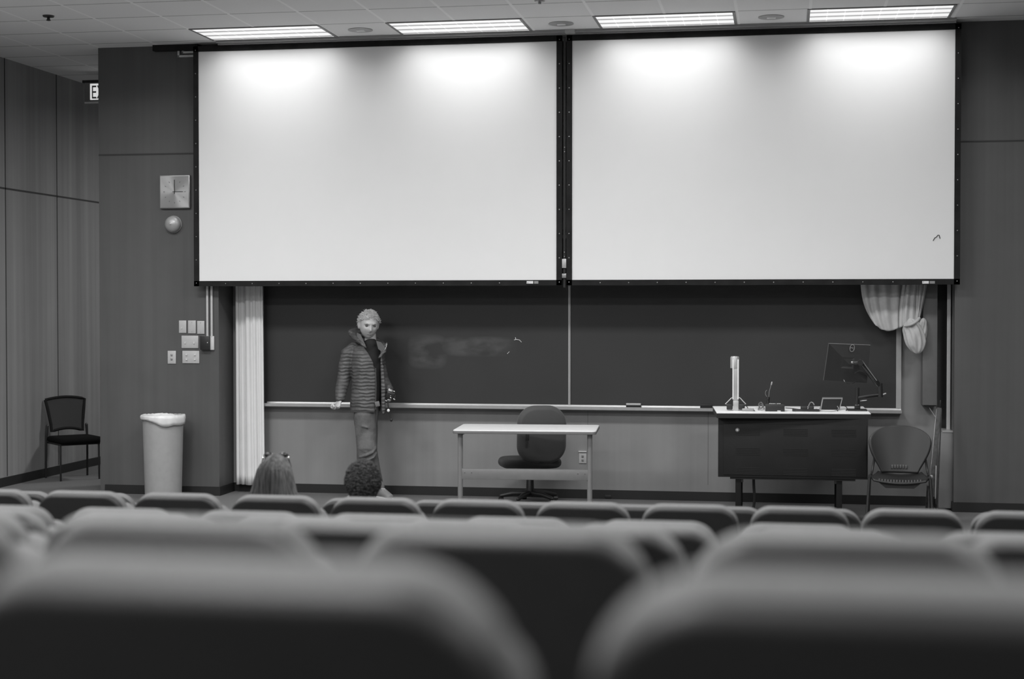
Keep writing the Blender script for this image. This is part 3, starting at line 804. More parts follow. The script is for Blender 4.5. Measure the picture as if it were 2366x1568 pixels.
for i in range(6):
    x = -.06 + .022 * i; slot.b2((x - .007, .188 - .9 * x * x * 1.15, .50 - .6 * x * x), (x + .007, .196 - .9 * x * x * 1.15, .530 - .6 * x * x), bev=.002)
obj('lumbar_slots', slot, mat('slot_highlight', .10, .4), t)
def seatpan():
    mb = MB(); rs = []; n = 24; m = 20
    for jj in range(m + 1):
        v = jj / m; y = -.21 + .42 * v; row = []
        hw_ = .225 * (1 - .22 * v ** 2) * (1 - .10 * (1 - min(1, v / .12)))
        for i in range(n + 1):
            u = -1 + 2 * i / n
            row.append(Vector((u * hw_, y, .455 - .024 * (1 - u * u) - .02 * (1 - min(1, v / .18)) ** 2 + .012 * max(0, v - .8) * 5)))
        rs.append(row)
    mb.rings(rs, closed=False); return mb
o = obj('seat', seatpan(), SH, t, angle=180); sd = o.modifiers.new('s', 'SOLIDIFY'); sd.thickness = .012; sd.offset = 0
sr = MB()
for i in range(15):
    x = -.16 + .32 * i / 14; sr.b2((x - .004, -.20, .424), (x + .004, -.12, .437 + .4 * x * x))
obj('seat_ribs', sr, mat('grey_seat_ribs', .12, .5), t)
obj('under_seat_tray', MB().prism([(-.17, -.19, .425), (.17, -.19, .425), (.11, -.19, .375), (-.11, -.19, .375)], (0, .32, 0)), 'black_pl', t)
for sx in (-1, 1):
    lm = MB(); lm.tube([(sx * .235, -.19, .455), (sx * .245, -.21, .30), (sx * .262, -.25, .012)], .011, n=10, smooth=1)
    obj('leg', lm, 'black_metal', t)
    lm = MB(); lm.tube([(sx * .235, -.19, .455), (sx * .235, .10, .45), (sx * .24, .20, .40), (sx * .255, .28, .012)], .011, n=10, smooth=2)
    obj('leg', lm, 'black_metal', t)
    lm = MB(); lm.tube([(sx * .225, .10, .45), (sx * .22, .2, .47), (sx * .20, .205, .60)], .009, n=10, smooth=2)
    obj('back_support', lm, 'black_metal', t)

# ================================================================== LEFT MESH CHAIR
t = thing('mesh_back_chair', 'black mesh-back guest chair against left wall by the passage', 'chair', (-7.36, 15.33, 0), R(45))
t.scale = (1, 1, .915)
# local: faces -Y
fb = MB()
def mesh_back():
    mb = MB(); rs = []; n, m = 20, 20
    for jj in range(m + 1):
        v = jj / m; z = .535 + .36 * v + .0; hw_ = .165 + .045 * v ** 1.5; row = []
        for i in range(n + 1):
            u = -1 + 2 * i / n; x = u * hw_
            row.append(Vector((x, .20 + .06 * v - .35 * (.04 - x * x), z + (.03 * (1 - u * u) if v > .5 else .035 * (1 - u * u)))))
        rs.append(row)
    mb.rings(rs, closed=False); return mb
o = obj('mesh_panel', mesh_back(), mat('open_black_mesh', .03, .8), t, angle=180); sd = o.modifiers.new('s', 'SOLIDIFY'); sd.thickness = .006
rim = []
for u in [i / 12 for i in range(13)]:
    x = (-1 + 2 * u) * .212; rim.append((x, .26 - .35 * (.04 - x * x), .897 + .03 * (1 - (-1 + 2 * u) ** 2)))
rim2 = [((-1 + 2 * i / 12) * .168, .20 - .35 * (.04 - ((-1 + 2 * i / 12) * .168) ** 2), .535 + .035 * (1 - (-1 + 2 * i / 12) ** 2)) for i in range(13)]
fr = MB(); fr.tube(rim + [(.195, .235, .78), (.172, .21, .62)] + rim2[::-1] + [(-.172, .21, .62), (-.195, .235, .78), rim[0]], .017, n=8)
obj('back_frame', fr, mat('matte_black_frame', .010, .8, spec=.2), t)
for sx in (-1, 1):
    lm = MB(); lm.limb([(sx * .225, .22, .0), (sx * .222, .21, .44), (sx * .212, .205, .60)], [.011, .012, .016], n=10); obj('leg', lm, 'black_metal', t)
    lm = MB(); lm.limb([(sx * .205, -.19, .0), (sx * .205, -.18, .42)], [.010, .011], n=10); obj('leg', lm, 'black_metal', t)
obj('seat', MB().cushion(.47, .46, .07, .06, .034, rot=Matrix.Rotation(PI/2, 3, 'X'), c=(0, -.03, .455), n=8), mat('black_seat_fabric', .006, .95, spec=.1), t)
obj('seat_frame', MB().b2((-.215, -.2, .40), (.215, .2, .425), bev=.005), 'black_metal', t)

# ================================================================== PODIUM
zp = .92
A, B_, C_, D_ = atz(1656, 953, zp), atz(2012, 955, zp), atz(1994, 938.5, zp), atz(1647, 938, zp)
yn = (A.y + B_.y) / 2
t = thing('lectern_cabinet', 'wide black metal podium cabinet with white top and vents', 'podium', ((A.x + B_.x) / 2, yn + .4, 0))
obj('top', MB().prism([Vector((p.x, p.y, zp - .006)) for p in (A, B_, C_, D_)], (0, 0, .006)), mat('bright_white_laminate', .86, .5), t, world=True, label='white laminate top', smooth=False)
obj('top_edge', MB().prism([Vector((p.x, p.y, zp - .045)) for p in (A, B_, C_, D_)], (0, 0, .039)), 'black_pl', t, world=True, smooth=False)
CB = mat('black_powder_coat', .013, .65, spec=.3, nz=.2, nscale=4)
xl, xr = A.x + .008, B_.x - .022; zlo = .37; yf = yn + .05
obj('cabinet_body', MB().b2((xl, yf, zlo), (xr, yf + .58, zp - .045), bev=.003), CB, t, world=True)
d = obj('front_panel', MB().b2((xl + .045, yf - .006, zlo + .02), (xr - .012, yf + .001, zp - .10), bev=.002), CB, t, world=True)
W_ = xr - xl
for r in range(3):
    for cI in range(3):
        cx_ = xl + W_ * (.20 + .32 * cI); cz_ = zp - .165 - .165 * r; v = MB()
        for k in range(5): v.b2((cx_ - .10, yf - .0085, cz_ - .028 + .013 * k), (cx_ + .10, yf - .005, cz_ - .028 + .013 * k + .006))
        obj('vent', v, mat('vent_black', .006, .6), d, world=True)
lk = at(1704, 993, yf)
obj('lock', MB().lathe([(0, .018), (.008, .017), (.014, .010), (.018, 0), (0, 0)], c=(lk.x, yf - .006, lk.z), n=20, axis='Y'), mat('bright_lock', .9, .25, metal=.6), d, world=True, label='shiny chrome lock')  # real lock, its glint put into a larger size and paler colour
for px in (1706, 1939):
    for dy in (.05, .50):
        p = at(px, 1120, yf + dy if dy < .1 else yf + .05)
        lg = obj('leg', MB().b2((p.x - .024, yf + dy - .024, .0), (p.x + .024, yf + dy + .024, zlo), bev=.003), mat('dull_black_leg', .009, .8, spec=.2), t, world=True)
    obj('bracket', MB().b2((p.x - (.024 if px > 1800 else -.024) - .018, yf + .03, zlo - .045), (p.x - (.024 if px > 1800 else -.024) + .018, yf + .06, zlo)), 'black_metal', t, world=True)
obj('bottom_rail', MB().b2((xl + .1, yf + .02, zlo - .018), (xr - .1, yf + .5, zlo)), 'black_metal', t, world=True)
cbm = MB(); p = at(1741, 1110, yf + .2)
cbm.tube([(p.x, yf + .2, zlo), (p.x + .003, yf + .2, .25), (p.x + .012, yf + .2, .17), (p.x - .004, yf + .2, .06), (p.x - .05, yf + .2, .015), (p.x - .12, yf + .22, .02)], .012, n=8, smooth=2)
obj('power_cable', cbm, 'black_pl', t, world=True)

def on_pod(x, y):   # point on the podium top seen at pixel
    return atz(x, y, zp)
# --- upright device
o_ = on_pod(1699, 949)
Yd = o_.y + .06
def q(x, y): return at(x, y, Yd)
t = thing('column_device', 'tall slim pale upright device with capped head at podium left', 'device', (q(1699, 948).x, Yd, zp))
obj('base_block', MB().b2((q(1694, 900).x, Yd - .03, zp), (q(1707, 900).x, Yd + .03, q(1699, 925).z), bev=.004), 'light_seg', t, world=True)
obj('column', MB().b2((q(1694, 900).x, Yd - .022, q(1699, 926).z), (q(1706, 900).x, Yd + .022, q(1699, 838).z), bev=.004), 'light_seg', t, world=True)
for x0_, x1_ in ((1692.5, 1695.5), (1704, 1707)):
    obj('edge_tube', MB().b2((q(x0_, 900).x, Yd - .028, q(1699, 922).z), (q(x1_, 900).x, Yd + .02, q(1699, 830).z), bev=.003), 'paper', t, world=True)
hdm = MB(); hc = (q(1687, 900).x + q(1708, 900).x) / 2; hr = (q(1708, 900).x - q(1687, 900).x) / 2
hdm.lathe([(0, 0), (hr, 0), (hr, q(1699, 826).z - q(1699, 850).z), (hr * .85, q(1699, 823).z - q(1699, 850).z), (0, q(1699, 822.5).z - q(1699, 850).z)], c=(hc, Yd + .01, q(1699, 850).z), n=28)
obj('head_cap', hdm, 'light_seg', t, world=True)
for s_, xs in ((-1, (1693, 1690, 1676, 1684)), (1, (1707, 1710, 1723, 1716))):
    m = MB(); m.tube([at(xs[0], 918, Yd - .02), at(xs[1], 919, Yd - .03), at(xs[2], 933, Yd - .04), at(xs[3], 936, Yd - .02)], .004, n=8)
    obj('folding_arm', m, 'alu', t, world=True)
    m = MB().box(at(xs[3] + s_ * -2, 939, Yd), (.05, .07, .05), bev=.006); obj('side_block', m, 'black_pl', t, world=True)
# --- black conference box
a = on_pod(1768, 950); 
def q2(x, y): return at(x, y, a.y)
t = thing('control_unit', 'black box with buttons on the podium, wires behind it', 'electronic box', ((q2(1768, 940).x + q2(1813, 940).x) / 2, a.y + .08, zp))
bh = q2(1790, 933).z - q2(1790, 950).z
obj('case', MB().b2((q2(1768, 940).x, a.y, zp), (q2(1813, 940).x, a.y + .16, zp + bh), bev=.004), 'black_pl', t, world=True)
for i in range(6):
    x = q2(1779 + i * 4.6, 940).x; obj('button', MB().b2((x - .006, a.y + .03, zp + bh - .002), (x + .006, a.y + .05, zp + bh + .004), bev=.001), 'tag' if i != 3 else 'steel', t, world=True)
obj('label_plate', MB().b2((q2(1796, 940).x, a.y - .002, zp + .002), (q2(1804, 940).x, a.y + .002, zp + .008)), 'tag', t, world=True)
# microphone standing on the box
mz = zp + bh; mx = q2(1774, 940).x
t = thing('gooseneck_microphone', 'thin gooseneck microphone rising from the black podium box', 'microphone', (mx, a.y + .08, mz))
Ym_ = a.y + .08
obj('base', MB().lathe([(0, 0), (.016, 0), (.014, .03), (.018, .035), (.016, .055), (0, .057)], n=18), 'black_metal', t)
m = MB(); m.tube([at(1776, 920, Ym_), at(1777, 905, Ym_), at(1782, 888, Ym_)], .0025, n=6); obj('gooseneck', m, 'steel', t, world=True)
m = MB(); m.limb([at(1782.3, 888, Ym_), at(1783.5, 883, Ym_)], [.006, .006], n=10); obj('capsule', m, 'alu', t, world=True)
m = MB(); m.tube([at(1773, 918, Ym_), at(1768, 910, Ym_), at(1769, 903, Ym_), at(1772, 901, Ym_)], .002, n=6, smooth=2); obj('short_wire', m, 'steel', t, world=True)
# --- papers, cables, bits
p = on_pod(1740, 944)
o = obj('paper_sheet', MB().box((0, 0, .003), (.09, .16, .006), rot=Matrix.Rotation(.3, 3, 'Z')), 'paper'); o.location = (p.x, p.y + .16, zp); tag(o, 'crumpled white paper on podium beside the upright device', 'paper')
def cable(label, pts, r=.0035, m='black_pl', z=None):
    P_ = []
    for x, y, h_ in pts:
        b_ = on_pod(x, y); P_.append(Vector((b_.x, b_.y, zp + r + h_)))
    mb = MB(); mb.tube(P_, r, n=8, smooth=3); o = obj('loose_cable', mb, m); own_origin(o, P_[0]); tag(o, label, 'cable', 'loose cables on the podium')
cable('thin cable curling between the upright device and black box', [(1716, 946, 0), (1722, 942, .03), (1728, 947, .012), (1733, 950, .0), (1739, 949, .01), (1744, 950, 0)])
cable('coiled cable heap just left of the black box', [(1752, 948, 0), (1757, 940, .03), (1763, 945, .02), (1758, 949, .01), (1751, 943, .03), (1760, 941, .05), (1766, 946, 0)], .005, 'steel')
cable('dark cable running right from black box towards the tablet', [(1815, 943, 0), (1830, 944, .0), (1850, 947, 0), (1870, 947, 0), (1888, 946, 0)])
cable('pale hooked cable standing up in front of the tablet', [(1866, 947, 0), (1869, 944, .03), (1873, 942, .05), (1879, 943, .045), (1881, 944, .03)], .004, 'cable_w')
cable('large pale loop of cable in front of the tablet', [(1893, 948, 0), (1895, 945, .02), (1910, 944, .05), (1928, 945, .05), (1940, 948, .012), (1930, 951, 0), (1905, 951, 0), (1893, 949, 0)], .0035, 'cable_w')
cable('tangled cable running from the tablet to the monitor stand', [(1935, 950, 0), (1942, 945, .03), (1950, 943, .02), (1958, 945, .01), (1955, 949, .0)], .0035, 'black_pl')
for px, w_, l in ((1858, .06, 'small black adapter lying on podium, left of the pair'), (1874, .05, 'small black adapter lying on podium beside the hooked cable')):
    p = on_pod(px, 946); o = obj('cable_adapter', MB().box((0, 0, .014), (w_, .05, .028), bev=.008, seg=3), 'black_pl'); o.location = (p.x, p.y + .04, zp); tag(o, l, 'adapter')
p = on_pod(1862, 950); w_ = on_pod(1893, 950).x - on_pod(1830, 950).x
o = obj('keyboard', MB().box((0, 0, .008), (w_, .10, .016), bev=.003), 'black_gl'); o.location = (p.x, p.y + .02, zp); tag(o, 'flat black bar lying at the front edge of podium', 'keyboard')
p = on_pod(1728, 950)
o = obj('marker_holder', MB().box((0, 0, .012), (.10, .03, .024), bev=.006), 'steel'); o.location = (p.x, p.y + .03, zp); tag(o, 'small grey gadget at front of podium beside upright device', 'gadget')
# --- tablet
tb = on_pod(1921, 949); Yt = tb.y + .12
def q3(x, y, dy=0): return at(x, y, Yt + dy)
t = thing('touch_panel', 'small tilted tablet panel with pale rim on the podium', 'tablet', (q3(1921, 940).x, Yt, zp))
body = [q3(1895, 946), q3(1940, 946), q3(1947, 920, .06), q3(1900, 920, .06)]
for v_ in body[:2]: v_.z = zp
obj('panel_body', MB().prism(body, (0, .02, .008)), 'steel', t, world=True, smooth=False)
c0 = sum(body, Vector()) / 4
obj('glass', MB().prism([b_.lerp(c0, .09) + Vector((0, -.003, 0)) for b_ in body], (0, .003, 0)), 'black_gl', t, world=True, smooth=False)
# --- monitor with arm
mb0 = on_pod(1980, 950); Ya = mb0.y + .10
def q4(x, y, dy=0): return at(x, y, Ya + dy)
t = thing('monitor_arm', 'black jointed monitor arm clamped on the podium, holding the monitor', 'monitor arm', (q4(1981, 945).x, Ya, zp))
obj('base_plate', MB().b2((q4(1958, 945).x, Ya - .08, zp + .0005), (q4(2003, 945).x, Ya + .08, zp + .012), bev=.003), 'black_metal', t, world=True)
obj('clamp', MB().box(q4(1981, 940), (.05, .05, .05), bev=.008).cyl(q4(1981, 950), q4(1981, 925), .018), 'black_gl', t, world=True)
obj('pole', MB().cyl(q4(1980, 945), q4(1981, 895), .017, n=20), 'black_metal', t, world=True)
m = MB(); m.limb([q4(1984, 918), q4(2010, 914), q4(2034, 911)], [.016, .014, .016], n=12); obj('lower_arm', m, 'black_metal', t, world=True)
m = MB(); m.cyl(q4(2034, 917), q4(2033, 885), .022, n=20); obj('elbow', m, 'black_pl', t, world=True)
m = MB(); m.limb([q4(2031, 889, -.0), q4(2010, 862, -.03), q4(1988, 836, -.06)], [.020, .019, .018], n=14, ratio=1.2); u_ = obj('upper_arm', m, 'black_gl', t, world=True)
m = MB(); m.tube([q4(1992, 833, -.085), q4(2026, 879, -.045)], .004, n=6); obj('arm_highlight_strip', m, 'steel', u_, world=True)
m = MB(); m.tube([q4(1975, 862, 0), q4(1985, 855, -.02), q4(2000, 860, -.02), q4(2012, 875, -.0), q4(2020, 886, .0)], .004, n=6, smooth=2); obj('arm_cable', m, 'black_pl', t, world=True)
m = MB(); m.cyl(q4(1988, 838, -.09), q4(1988, 836, -.02), .024, n=18); obj('knuckle', m, 'black_pl', t, world=True)
m = MB(); m.limb([q4(1985, 838, -.05), q4(1972, 838, -.02)], [.015, .018], n=12); obj('wrist_joint', m, 'black_gl', t, world=True)
m = MB(); m.box(q4(1969, 837, -.03), (.022, .03, .02), bev=.005); obj('tilt_knob', m, 'chrome', t, world=True)
m = MB(); m.tube([q4(1988, 926, -.02), q4(1994, 925, -.03), q4(2003, 924, -.03)], .004, n=8); obj('clamp_lever', m, 'chrome', t, world=True)
m = MB(); m.limb([q4(2041, 911, 0), q4(2046, 909, 0)], [.008, .008], n=8); obj('end_knob', m, 'steel', t, world=True)
# the monitor, seen from behind
mc = [q4(1903, 878, .04), q4(2003, 884, .06), q4(2011, 797, .10), q4(1915, 793, .04)]
t = thing('computer_monitor', 'black monitor seen from behind, tilted on its podium arm', 'monitor', tuple(q4(1955, 840, .06)))
nrm = (mc[1] - mc[0]).cross(mc[3] - mc[0]).normalized()      # towards the camera
if nrm.y > 0: nrm = -nrm
obj('rear_cover', MB().prism(mc, -nrm * .022), mat('monitor_back_plastic', .020, .32), t, world=True, smooth=False)
c0 = sum(mc, Vector()) / 4
obj('bezel', MB().prism([c0 + (v_ - c0) * 1.012 - nrm * .022 for v_ in mc], -nrm * .012), mat('bezel_grey', .10, .35), t, world=True, smooth=False)
edge = MB(); edge.tube([mc[3] + nrm * .001, mc[2] + nrm * .001], .0022, n=6); obj('top_edge', edge, 'steel', t, world=True)
edge = MB(); edge.tube([mc[0] + nrm * .001, mc[3] + nrm * .001], .0018, n=6); obj('side_edge', edge, mat('dim_edge', .12, .4), t, world=True)
obj('mount_housing', MB().prism([c0.lerp(v_, .30) - nrm * .001 for v_ in mc], nrm * .010), 'black_pl', t, world=True, smooth=False)
lm = MB(); lc = at(1969, 804, (mc[3] + mc[2]).y / 2); ex = (mc[2] - mc[3]).normalized(); ez = (mc[3] - mc[0]).normalized()
# project the badge onto the cover
dd = ray(1969, 804); lc = Vector((0, 0, CZ)) + dd * ((mc[3] - Vector((0, 0, CZ))).dot(nrm) / dd.dot(nrm)) + nrm * .002
rs_ = []
for i in range(33):
    a_ = 2 * PI * i / 32; rs_.append(lc + ex * .0195 * math.cos(a_) + ez * .030 * math.sin(a_))
lm.tube(rs_, .0024, n=6)
lm.tube([lc + ex * (-.017) + ez * .008, lc + ex * (-.004) + ez * .003, lc + ex * .005 + ez * (-.005), lc + ex * .017 + ez * (-.009)], .0020, n=6, smooth=1)
lm.tube([lc + ex * (-.016) + ez * (-.003), lc + ex * (.0) + ez * (.008), lc + ex * .016 + ez * (.003)], .0014, n=6, smooth=1)
obj('round_logo', lm, mat('logo_grey', .26, .4), t, world=True)
lp = MB(); lp.tube([q4(1949, 876, -.01), q4(1953, 884, -.03), q4(1966, 888, -.03), q4(1980, 880, -.01)], .003, n=6, smooth=2); obj('hanging_cable', lp, 'black_gl', t, world=True)

# ================================================================== AUDITORIUM SEATS
PITCH = .55
def make_seat(label, group, occupied=False):
    t = thing('auditorium_seat', label, 'seat', (0, 0, 0), 0, group)
    rt = Matrix.Rotation(R(9), 3, 'X')       # top leans to the camera side
    bk = MB().cushion(.492, .47, .088, .105, .042, rot=rt, c=(0, .028, SEAT_H - .236), n=10, rb=.05)
    obj('backrest', bk, 'uphol', t)
    sh = MB().cushion(.490, .452, .054, .104, .014, rot=rt, c=(0, -.012, SEAT_H - .243), n=10, rb=.05)
    obj('back_shell', sh, 'vinyl_back', t)
    if occupied: sc = MB().cushion(.47, .45, .09, .07, .04, rot=Matrix.Rotation(PI/2, 3, 'X'), c=(0, .31, .42), n=8)
    else: sc = MB().cushion(.47, .42, .09, .07, .04, rot=Matrix.Rotation(R(14), 3, 'X'), c=(0, .20, .56), n=8)
    obj('seat', sc, 'uphol', t)
    obj('armrest', MB().b2((-PITCH / 2 - .024, -.02, .60), (-PITCH / 2 + .024, .32, .63), bev=.010), 'black_pl', t)
    obj('leg', MB().b2((-PITCH / 2 - .014, .03, 0), (-PITCH / 2 + .014, .20, .60), bev=.006), 'black_metal', t)
    return t
S0 = make_seat('seat', 'g'); S1 = make_seat('seat', 'g', True)
used = {0: False, 1: False}
ORD = ['first', 'second', 'third', 'fourth', 'fifth', 'sixth', 'seventh', 'eighth', 'ninth', 'tenth', 'eleventh', 'twelfth', 'thirteenth']
def place(kind, X, Y, z, label, group):
    s = (S0, S1)[kind]
    if used[kind]: s = copy_tree(s)
    used[kind] = True
    s.location = (X, Y, z); tag(s, label, None, group); return s
def row(key, lefts, desc, special={}, occ=(), endarm=None):
    Y = dict((k, y) for k, y, d in ROWS)[key]; z = rowz[key]; n = len(lefts)
    vis = 0
    for i, x in enumerate(lefts):
        X = x + PITCH / 2
        lab_ = special.get(i) or '%s dark padded seat from the left in %s' % (ORD[i], desc)
        place(1 if i in occ else 0, X, Y, z, lab_, 'seats in ' + desc)
U = lambda px: (lambda r: r.x / r.y)(ray(px, 700))
# row 0 (farthest): gap centres
y0 = 9.21
l0 = [U(310) * y0 + .03 - PITCH * 2, U(310) * y0 + .03 - PITCH] + [U(742) * y0 - .03 + PITCH * k for k in range(-1, 9)]
ROW0 = l0
row('r0', l0, 'the farthest row', occ=(2, 3), special={2: 'farthest-row seat in which the long-haired listener sits', 3: 'farthest-row seat in which the curly-haired listener sits'})
y1 = 7.97; c1 = U(94) * y1 - .03
row('r1', [c1 + PITCH * k for k in range(-1, 10)], 'the second farthest row')
y2 = 6.06; c2 = U(428) * y2
row('r2', [c2 + PITCH * k for k in range(-2, 5)], 'the third farthest row')
y3 = 4.79; c3 = -.4923 * y3
row('r3', [c3 + PITCH * k for k in range(-1, 6)], 'the fourth farthest row')
y4 = 3.65; c4 = -.5051 * y4
row('r4', [c4 + PITCH * k for k in range(-1, 5)], 'the third nearest row')
y5 = 2.50; c5 = -.2914 * y5
row('r5', [c5 + PITCH * k for k in range(-2, 3)], 'the second nearest row', special={0: 'blurred seat cut by the left edge in the second nearest row', 4: 'blurred seat cut by the right edge in the second nearest row'})
y6 = 1.25; c6 = U(1280) * y6
row('r6', [c6 + PITCH * k for k in (-1, 0)], 'the nearest row', special={0: 'very blurred nearest seat filling the lower left of the view', 1: 'very blurred nearest seat filling the lower right of the view'})
#PEOPLE_BEGIN
# ================================================================== PEOPLE
def head_mesh(mb, c, rot, s=1.0, hi=True):
    """sculpted head, face towards local -Y; c is the centre of the skull (eye height), total height about .235*s"""
    n, m = 64, 56; rs = []; c = Vector(c)
    def gb(x, z, cx, cz, sx, sz): return math.exp(-((x - cx) / sx) ** 2 - ((z - cz) / sz) ** 2)
    for jj in range(m + 1):
        th = PI * (jj + .05) / (m + .1); row = []
        for i in range(n):
            a = 2 * PI * i / n - PI / 2            # a=-90deg is the face
            dx, dy, dz = math.sin(th) * math.cos(a), math.sin(th) * math.sin(a), math.cos(th)
            x, y, z = dx * .074, dy * .096, dz * .118
            if z < 0:
                k = -z / .118
                x *= 1 - .24 * k ** 2.2; 
                if y > 0: y *= 1 - .45 * k            # nape
                else: y *= 1 - .10 * k
            else:
                x *= 1 + .04 * math.sin(z / .118 * PI)
            if dy < 0:
                f = min(1, -dy * 1.6)
                y += -f * (.024 * gb(x, z, 0, -.030, .011, .015) + .013 * gb(x, z, 0, -.008, .008, .022))      # nose
                y += f * .017 * (gb(x, z, -.031, .004, .017, .012) + gb(x, z, .031, .004, .017, .012))            # eye sockets
                y += -f * .009 * (gb(x, z, -.028, .027, .022, .009) + gb(x, z, .028, .027, .022, .009))          # brow
                y += -f * .006 * gb(x, z, 0, -.064, .020, .007) + f * .004 * gb(x, z, 0, -.057, .022, .003)        # lips
                y += -f * .008 * gb(x, z, 0, -.098, .020, .014)                                                     # chin
                y += -f * .005 * (gb(x, z, -.043, -.028, .018, .018) + gb(x, z, .043, -.028, .018, .018))         # cheeks
            row.append(c + rot @ (Vector((x, y, z)) * s))
        rs.append(row)
    mb.rings(rs)
    for sx in (-1, 1):     # ears
        mb.ell(c + rot @ (Vector((sx * .077, .008, -.012)) * s), (.010 * s, .020 * s, .031 * s), rot=rot @ Matrix.Rotation(R(-14 * sx), 3, 'Z'), n=14, m=10)
def hand(mb, wrist, d, palm_n, curl=.6, s=1.0, side=1, thumb=True):
    """wrist point, direction of the hand, normal of the palm; five separate fingers that curl towards the palm normal"""
    d = Vector(d).normalized(); pn = Vector(palm_n); pn = (pn - d * pn.dot(d)).normalized(); ac = d.cross(pn) * side
    w = Vector(wrist)
    mb.limb([w - d * .02 * s, w + d * .03 * s, w + d * .080 * s], [(.026 * s, .018 * s), (.036 * s, .016 * s), (.040 * s, .013 * s)], n=14, ref=pn)
    ln = (.066, .078, .074, .058)
    for k in range(4):
        o = (k - 1.5) * .0205 * s; p = w + d * (.083 - .004 * abs(k - 1.2)) * s + ac * o
        pts = [p - d * .015 * s]; dr = d.copy(); r = [.0092 * s]
        for j, fr_ in enumerate((.45, .30, .25)):
            ang = curl * (.75, 1.05, .8)[j] * (1 + .12 * k)
            dr = (dr * math.cos(ang) + (pn * math.cos(0)) * math.sin(ang)).normalized() if j == 0 else (Matrix.Rotation(ang, 3, dr.cross(pn).normalized()) @ dr).normalized() if abs(dr.dot(pn)) < .98 else (dr - d * .6).normalized()
            pts.append(pts[-1] + dr * ln[k] * fr_ * s * (1.25 if j == 0 else 1)); r.append((.0088, .008, .007)[j] * s)
        mb.limb(pts, r, n=10, ref=ac)
    if thumb:
        b = w + d * .025 * s - ac * .030 * s
        t1 = b + (d * .5 - ac * .75 + pn * .35).normalized() * .036 * s; t2 = t1 + (d * .8 - ac * .15 + pn * .5).normalized() * .030 * s
        mb.limb([b, t1, t2], [.013 * s, .0108 * s, .009 * s], n=10, ref=pn)

# ---------- the standing man
YM = 14.20
def m_(x, y, dy=0.0): return at(x, y, YM + dy)
pg = at(850, 1150, YM)
man = thing('person', 'grey-haired person standing in a dark quilted jacket and jeans before the left chalkboard', 'person', (pg.x, YM, 0))
hyaw = R(26); hrot = Matrix.Rotation(hyaw, 3, 'Z') @ Matrix.Rotation(R(12), 3, 'X') @ Matrix.Rotation(R(3), 3, 'Y')
hc_ = m_(852, 749, -.02)
HS = 1.16
body = MB()
head_mesh(body, hc_, hrot, HS)
body.limb([m_(856, 772, .02), m_(856, 800, .03)], [(.050, .055), (.062, .06)], n=20)
body.limb([m_(850, 806, .03), m_(848, 840, .02), m_(846, 900, .02), m_(845, 955, .02)], [(.12, .07), (.12, .085), (.105, .08), (.098, .08)], n=24)
wr_ = m_(785, 920, -.12)
body.limb([m_(806, 815, 0), m_(796, 868, -.01), wr_], [.045, .040, .028], n=14)
lw = m_(901, 903, -.02)
body.limb([m_(872, 820, .11), m_(884, 872, .13), lw], [.045, .04, .028], n=14)
for hx, kx, ax, dy, ky in ((838, 846, 836, -.05, 1046), (856, 852, 873, .06, 1042)):
    body.limb([m_(hx, 955, dy * .8), m_(kx, ky, dy - .04), m_(ax, 1128, dy + .03)], [.065, .050, .038], n=14)
hand(body, m_(785, 924, -.125), m_(778, 945, -.16) - m_(785, 924, -.125), Vector((-.45, -.6, .1)), curl=.75, s=.98, side=-1)
hand(body, m_(899, 903, -.03), m_(906, 925, -.05) - m_(899, 903, -.03), Vector((-.7, -.5, 0)), curl=.75, s=.95, side=1)
skm = fuse(body, .0052, 3, 'body')
obj('body', skm, 'skin', man, world=True, angle=180)
# eyes, brows, mouth
for sx in (-1, 1):
    ec = hc_ + hrot @ (Vector((sx * .031, -.0790, .003)) * HS)
    obj('eye', MB().ell(ec, (.0165, .007, .0060), rot=hrot, n=14, m=8), mat('shadowed_eye', .07, .4), man, world=True)  # eye widened and darkened, socket shade put into its colour
    br = MB(); br.limb([hc_ + hrot @ (Vector((sx * x, y, z)) * HS) for x, y, z in ((.014, -.096, .021), (.030, -.093, .026), (.047, -.078, .020))], [.003, .0036, .002], n=8)
    obj('eyebrow', br, 'greyhair', man, world=True)
mo = MB(); mo.limb([hc_ + hrot @ (Vector(v) * HS) for v in ((-.022, -.086, -.059), (-.008, -.0975, -.062), (.008, -.0975, -.062), (.022, -.086, -.059))], [.0022, .0036, .0036, .0022], n=8)
obj('mouth', mo, 'lip', man, world=True)
